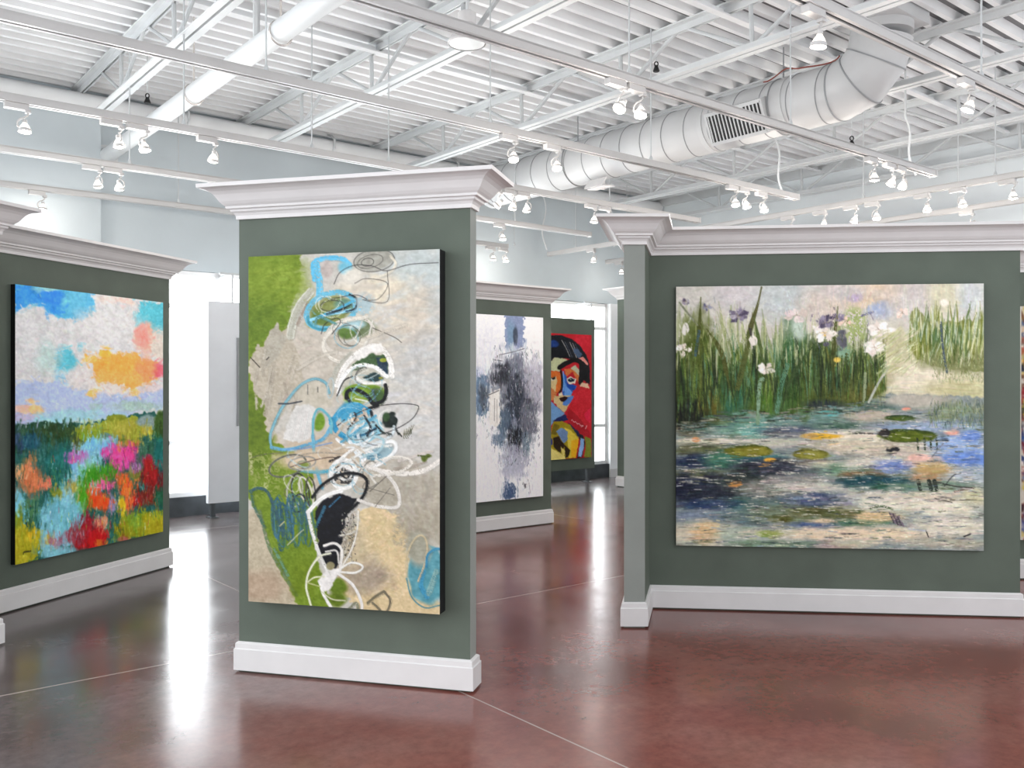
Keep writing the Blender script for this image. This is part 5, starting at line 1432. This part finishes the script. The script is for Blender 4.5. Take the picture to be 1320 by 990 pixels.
# rear, behind the centre one
q1 = ground(712, 675); q0 = ground(609, 688)
t = (q1 - q0).normalized(); n = v2(t.y, -t.x)
q0 = q0 - t * 0.75 - n * 0.022; q1 = q1 - n * 0.022
partition([q0, q1, q1 - n * 0.12, q0 - n * 0.12], 'sage-green partition with white crown, partly hidden behind the centre one, holding the grey abstract', ends=(1, 3))
cor, n3 = quad_on(q0, q1, n, 0.042, [(613, 405), (700, 409), (700, 638), (608, 650)])
canvas_object('painting', paint_grey(), cor, n3, 0.04, M['black'], 'tall white abstract painting with blue-grey and black brushed streaks, behind the centre partition')

# partition beyond the right edge with a sliver of another painting
e0 = v2(650 / F * 7.35, 7.35); e1 = e0 + v2(2.4, -0.23)
n = normal_to_cam(e0, e1)
partition([e0, e1, e1 - n * 0.12, e0 - n * 0.12], 'sage-green partition almost wholly hidden behind the right end of the wide one', ends=(1, 3))
cor, n3 = quad_on(e0, e1, n, 0.042, [(1316.5, 395), (1500, 393), (1500, 700), (1316.5, 695)])
canvas_object('painting', paint_sliver(), cor, n3, 0.04, M['wedge'], 'painting showing only as a thin multicoloured sliver past the wide partition\'s right end')

# tall grey-green partition near the far corner
g0 = ground(796, 627); t = v2(-VX, -VY); nn = v2(-UX, -UY)
g1 = g0 + t * 2.0
CT = [(o_, z + 0.40) for o_, z in CROWN]
oo = empty('display_partition', (g0.x, g0.y, 0), 'tall grey-green partition far back, seen as a narrow strip left of the right partition wing', 'partition', None, 'thing')
poly = [g0, g1, g1 - nn * 0.14, g0 - nn * 0.14]
w = MB()
vs = [(p.x, p.y, 0.0) for p in poly] + [(p.x, p.y, 3.0) for p in poly]
w.add(vs, [[0, 1, 5, 4], [1, 2, 6, 5], [2, 3, 7, 6], [3, 0, 4, 7], [0, 1, 2, 3], [4, 5, 6, 7]])
w.build('wall_panel', M['sage'], parent=oo, origin=oo.location)
sweep(poly, CT).build('crown_molding', M['trim'], parent=oo, origin=(g0.x, g0.y, 2.9))
sweep(poly, BASE).build('baseboard', M['trim'], parent=oo, origin=oo.location)

# hanging panels in front of the window wall
def hung(pl, pr, zb, zt, bplane, m, label, rods):
    a0 = a_of(on_b(pl, bplane)); a1 = a_of(on_b(pr, bplane))
    o = empty('hanging_panel', W((a0 + a1) / 2, bplane, zb), label, 'display panel')
    w = MB(); w.abox(a0, a1, bplane, bplane + 0.07, zb, zt)
    w.build('panel_board', m, parent=o, origin=o.location)
    for px in rods:
        aa = a_of(on_b(px, bplane))
        w = MB(); w.tube([W(aa, bplane + 0.035, zt - 0.01), W(aa, bplane + 0.035, 2.93)], 0.011, 8)
        w.abox(aa - 0.16, aa + 0.12, bplane + 0.02, bplane + 0.05, 2.92, 2.945)
        w.abox(aa - 0.02, aa + 0.02, bplane + 0.03, WB - 0.0, 2.92, 2.945)
        w.build('hanging_rod', M['chrome'] if False else M['web'], parent=o, origin=W(aa, bplane + 0.035, zt), smooth=False)
    for s in (0.08, 0.92):
        aa = a0 + (a1 - a0) * s
        w = MB(); w.abox(aa - 0.025, aa + 0.025, bplane + 0.01, bplane + 0.06, 0.0, zb)
        w.abox(aa - 0.05, aa + 0.05, bplane - 0.05, bplane + 0.12, 0.0, 0.012)
        w.build('foot', M['base'], parent=o, origin=W(aa, bplane, 0))
    return o, a0, a1


BP = 10.55
o, a0, a1 = hung(668, 766.5, 0.225, 2.65, BP, M['sage'], 'grey-green board hung before the far window wall, holding the red portrait', (764,))
pp0 = W(a0, BP).xy; pp1 = W(a1, BP).xy
n = v2(-VX, -VY)
cor, n3 = quad_on(pp0, pp1, n, 0.042, [(702, 429), (762.5, 432), (762.5, 589), (702, 594)])
canvas_object('painting', paint_face(), cor, n3, 0.04, M['black'], 'bold portrait painting of a face in red, blue and yellow, farthest back')
o, a0, a1 = hung(268.5, 352, 0.175, 2.59, BP, M['hang'], 'plain pale grey board hung before the bright window, just left of the centre partition', (301,))
aa = a_of(on_b(306, BP))
w = MB(); w.abox(aa - 0.012, aa + 0.012, BP - 0.028, BP, 1.09, 2.16)
w.build('edge_pull', M['seam'], parent=o, origin=W(aa, BP, 1.6))

# ------------------------------------------------------------------ lighting tracks and their lamps
ORD = ['leftmost', 'second from left', 'third from left', 'fourth from left', 'fifth from left', 'sixth from left', 'seventh from left', 'eighth from left', 'rightmost']


def track(axis, const, lo, hi, label, rods):
    mid = (lo + hi) / 2
    P_ = (lambda s, z: W(s, const, z)) if axis == 'b' else (lambda s, z: W(const, s, z))
    o = empty('lighting_track', P_(mid, ZT), label, 'lighting track', 'ceiling lighting tracks')
    m = MB()
    A_ = (P_(1, 0) - P_(0, 0)); Bv = Vector((-A_.y, A_.x, 0))
    L = (hi - lo) / 2
    m.box(P_(mid, ZT + 0.052), A_ * L, Bv * 0.036, (0, 0, 0.006))
    for s in (-1, 1):
        m.box(P_(mid, ZT + 0.026) + Bv * 0.030 * s, A_ * L, Bv * 0.006, (0, 0, 0.026))
        m.box(P_(mid, ZT + 0.004) + Bv * 0.021 * s, A_ * L, Bv * 0.009, (0, 0, 0.004))
    m.build('channel', M['track'], parent=o, origin=P_(mid, ZT))
    m = MB(); m.box(P_(mid, ZT + 0.03), A_ * (L - 0.01), Bv * 0.023, (0, 0, 0.010))
    m.build('conductor_slot', M['groove'], parent=o, origin=P_(mid, ZT + 0.03))
    for s in (lo, hi):
        m = MB(); m.box(P_(s, ZT + 0.028), A_ * 0.012, Bv * 0.040, (0, 0, 0.032)); m.build('end_cap', M['track'], parent=o, origin=P_(s, ZT))
    for px in rods:
        q = on_b(px, const) if axis == 'b' else on_a(px, const)
        m = MB(); m.tube([(q.x, q.y, ZT + 0.05), (q.x, q.y, ZD + 0.03)], 0.0065, 6)
        m.lathe((q.x, q.y, ZT + 0.055), (0, 0, 1), [(0, 0.02), (0.03, 0.016), (0.05, 0.008)], 10)
        m.build('hanger_rod', M['web'], parent=o, origin=(q.x, q.y, ZT + 0.06), smooth=True)
    return o


def lamp(axis, const, px, label, aim=(0, 0, -1), hot=False, watts=30.0, drop=0.0, s=1.0, grp='track spotlights', flip=1):
    q = on_b(px, const) if axis == 'b' else on_a(px, const)
    A_ = Vector((UX, UY, 0)) if axis == 'b' else Vector((VX, VY, 0))
    if axis == 'a' : A_ = -A_
    Bv = Vector((-A_.y, A_.x, 0))
    base = Vector((q.x, q.y, ZT))
    o = empty('track_spotlight', base, label, 'spotlight', grp)
    aim = Vector(aim).normalized()
    hang = base + A_ * 0.0 + Vector((0, 0, -0.160 - drop))          # lamp centre
    ad = MB()
    off = -A_ * 0.055 * flip
    ad.box(base + off + Vector((0, 0, -0.0225)), A_ * 0.078, Bv * 0.026, (0, 0, 0.021))
    ad.box(base + off * 0.0 + A_ * 0.02 * flip + Vector((0, 0, -0.048)), A_ * 0.018, Bv * 0.020, (0, 0, 0.012))
    ad.build('track_adapter', M['track'], parent=o, origin=base)
    yk = MB()
    side = aim.cross(Vector((0, 0, 1)))
    side = side.normalized() if side.length > 0.05 else Bv
    top = base + A_ * 0.02 * flip + Vector((0, 0, -0.055))
    pl = hang + side * 0.048
    yk.tube([top, top + Vector((0, 0, -0.02)), hang + Vector((0, 0, 0.068)), hang + Vector((0, 0, 0.055)) + side * 0.03, pl + Vector((0, 0, 0.03)), pl], 0.0065, 8)
    yk.tube([pl, hang + side * 0.036], 0.008, 8)
    yk.build('yoke', M['track'], parent=o, origin=top, smooth=True)
    K = 0.76
    hd = MB()
    hd.lathe(hang, aim, [(-0.072 * K, 0.010 * K), (-0.070 * K, 0.020 * K), (-0.040 * K, 0.022 * K), (-0.036 * K, 0.018 * K)], 18)
    hd.lathe(hang, aim, [(0.022 * K, 0.0525 * K), (0.022 * K, 0.057 * K), (0.052 * K, 0.057 * K), (0.052 * K, 0.0525 * K)], 20, cap=False)
    hd.build('lamp_head', M['track'], parent=o, origin=hang, smooth=True)
    bl = MB()
    bl.lathe(hang, aim, [(-0.040 * K, 0.017 * K), (-0.026 * K, 0.024 * K), (-0.010 * K, 0.036 * K), (0.010 * K, 0.046 * K), (0.030 * K, 0.051 * K), (0.048 * K, 0.051 * K)], 20, cap=False)
    bl.cur = 1
    bl.lathe(hang + aim * 0.046 * K, aim, [(0.0 * K, 0.051 * K), (0.006 * K, 0.046 * K), (0.012 * K, 0.034 * K), (0.017 * K, 0.016 * K), (0.018 * K, 0.003 * K)], 20)
    bl.build('bulb', [M['glow'], M['bulbhot'] if hot else M['bulb']], parent=o, origin=hang, smooth=True)
    ld = bpy.data.lights.new('bulb_light', 'POINT')
    ld.energy = watts; ld.color = (1.0, 0.93, 0.85); ld.shadow_soft_size = 0.05
    lo = bpy.data.objects.new('bulb_light', ld); C.objects.link(lo)
    lo.parent = o; lo.location = hang + aim * 0.125 - base
    return o


TR = {
    'D': ('b', 2.71, 1.6, 9.25, 'nearest lighting track, running across the upper right corner before the duct elbow', (1265,), 'the nearest track at upper right'),
    'C': ('b', 4.18, 0.4, 8.68, 'lighting track passing the round high-bay light and ending before the right wall', (811, 1019), 'the track passing the round high-bay light'),
    'A': ('b', 5.66, -1.0, 8.62, 'long lighting track crossing in front of the thick white pipe and the air duct', (343, 632, 839), 'the long track crossing the thick white pipe'),
    'B': ('b', 7.25, -1.9, 8.9, 'lighting track with four lamps at the upper left, passing behind the centre crown', (237, 501, 402), 'the track passing just behind the centre crown'),
    'E': ('b', 8.86, -2.2, 8.57, 'thinner lighting track below the lower end of the thick white pipe', (167, 664), 'the track below the thick pipe end'),
    'F': ('b', 10.40, -2.2, 8.35, 'rearmost lighting track, running close along the window wall', (230, 663), 'the rearmost track along the window wall'),
    'H': ('a', 9.38, 2.95, 10.6, 'long lighting track above the wide right partition, square to the others', (1113, 1283, 742), 'the cross track above the wide right partition'),
    'I': ('a', 10.72, 2.95, 10.65, 'second cross track, lower in view along the right wall', (1235, 808), 'the lower cross track along the right wall'),
}
for k, (ax, cn, lo_, hi_, lab, rods, ph) in TR.items():
    track(ax, cn, lo_, hi_, lab, rods)

DN = (0, 0, -1)
LAMPS = {
    'D': [(1056, (-0.1, 0.05, -1), False, 30), (1250, (-0.45, 0.1, -1), True, 30)],
    'C': [(801, (-0.5, -0.4, -0.75), False, 26), (826, (-0.1, -0.3, -0.9), True, 30), (1127, (0.0, 0, -1), True, 30), (1150, (-0.3, 0.2, -0.8), False, 26), (1164, (-0.1, 0.3, -0.9), True, 30)],
    'A': [(662, (0.02, -0.35, -0.9), True, 34), (718, (0.02, -0.35, -0.9), True, 34), (948, (0.0, -0.3, -0.9), True, 34), (962, (0.1, -0.2, -1), True, 30), (985, (0, -0.3, -0.9), True, 34)],
    'B': [(32, (0.05, -0.1, -1), True, 30), (153, (0.1, 0.1, -1), True, 30), (186, (0.2, -0.1, -1), True, 30), (275, (-0.15, 0.1, -1), False, 26), (643, (-0.6, -0.1, -0.6), False, 26), (661, (-0.1, 0.1, -1), False, 26), (679, (0, 0.1, -1), False, 26), (766, (-0.1, 0, -1), False, 24), (784, (0.05, 0, -1), False, 24)],
    'E': [(126, (0.05, 0.2, -1), False, 26), (153.5, (0, 0.2, -1), False, 26), (296, (0, 0.2, -1), False, 26), (648, (0.05, -0.2, -1), True, 30)],
    'F': [(55, (0.05, -0.2, -1), True, 30), (636, (0, -0.1, -1), False, 20), (652, (0.03, -0.2, -1), True, 28)],
    'H': [(765, (0, 0.1, -1), False, 24), (1020, (-0.1, 0, -1), False, 22), (1062, (0, 0, -1), False, 24), (1102, (-0.3, 0.1, -0.9), False, 24), (1130, (-0.1, -0.3, -0.9), True, 36), (1195, (0.1, 0, -1), True, 26), (1241, (0, -0.1, -1), True, 26), (1306, (0.05, 0, -1), False, 26)],
    'I': [(801, (0, 0.1, -1), False, 24), (1252, (-0.7, 0.2, -0.6), False, 24)],
}
PW = 0.28
for k, ls in LAMPS.items():
    ax, cn, lo_, hi_, lab, rods, ph = TR[k]
    nl = len(ls)
    for i, (px, aim, hot, wt) in enumerate(ls):
        od = ORD[i] if i < nl - 1 or nl > 9 else 'rightmost'
        if nl == 1: od = 'only'
        lamp(ax, cn, px, 'white track spotlight, %s on %s' % (od, ph), aim, hot, wt * PW)

# flexible power cables dropping to the track ends
for (px0, y0, px1, y1, dd, lab) in ((700, 252, 703, 322, 14.0, 'white flexible power cable dropping to the left end of the cross track'),
                                    (999, 178, 1010, 256, 10.0, 'white flexible power cable dropping beside the bright lamp cluster left of the right wall'),
                                    (1167, 150, 1179, 226, 8.9, 'white flexible power cable dropping to the track end before the right wall'),
                                    (786, 268, 790, 318, 13.3, 'white flexible power cable hanging beside the left edge of the right partition crown')):
    pts = []
    for s in np.linspace(0, 1, 14):
        px = px0 + (px1 - px0) * s + 3.0 * math.sin(s * 7)
        z = EYE + (495 - (y0 + (y1 - y0) * s)) / F * dd
        pts.append(((px - 660) / F * dd, dd, z))
    x0_, y0_, z0_ = pts[0]
    pts = [(x0_, y0_, ZD + 0.03)] + pts
    m = MB(); m.tube(pts, 0.011, 7)
    o = m.build('power_cable', M['steel'], origin=pts[-1], smooth=True)
    tag(o, lab, 'cable')

# ------------------------------------------------------------------ camera, daylight, view
cam = bpy.data.cameras.new('camera'); cam.sensor_width = 36.0; cam.lens = 36.0 * F / 1320.0
cam.clip_start = 0.05; cam.clip_end = 200
co = bpy.data.objects.new('camera', cam); C.objects.link(co)
co.location = (0, 0, EYE); co.rotation_euler = (math.radians(90), 0, 0)
bpy.context.scene.camera = co

SKY_BACK, SKY_FRONT = 1.6, 9.0
wd = bpy.data.worlds.new('bright_overcast'); bpy.context.scene.world = wd
wd.use_nodes = True
nt = wd.node_tree
bg = nt.nodes['Background']
# overcast sky, far brighter on the side the window wall looks out to
tcw = nt.nodes.new('ShaderNodeTexCoord')
dot = nt.nodes.new('ShaderNodeVectorMath'); dot.operation = 'DOT_PRODUCT'
dot.inputs[1].default_value = (VX, VY, 0.0)
nt.links.new(tcw.outputs['Generated'], dot.inputs[0])
mrw = nt.nodes.new('ShaderNodeMapRange'); mrw.interpolation_type = 'SMOOTHSTEP'
mrw.inputs['From Min'].default_value = -0.1; mrw.inputs['From Max'].default_value = 0.7
mrw.inputs['To Min'].default_value = SKY_BACK; mrw.inputs['To Max'].default_value = SKY_FRONT
nt.links.new(dot.outputs['Value'], mrw.inputs['Value'])
nt.links.new(mrw.outputs['Result'], bg.inputs['Strength'])
bg.inputs['Color'].default_value = (0.94, 0.97, 1.0, 1)

sc = bpy.context.scene
sc.view_settings.view_transform = 'Standard'
sc.view_settings.look = 'None'
sc.view_settings.exposure = 0.0
sc.view_settings.gamma = 1.0
sc.view_settings.use_curve_mapping = False
sc.cycles.max_bounces = 8
sc.cycles.diffuse_bounces = 4
sc.cycles.glossy_bounces = 4
sc.cycles.transparent_max_bounces = 16
sc.cycles.sample_clamp_indirect = 8.0
sc.cycles.use_denoising = True
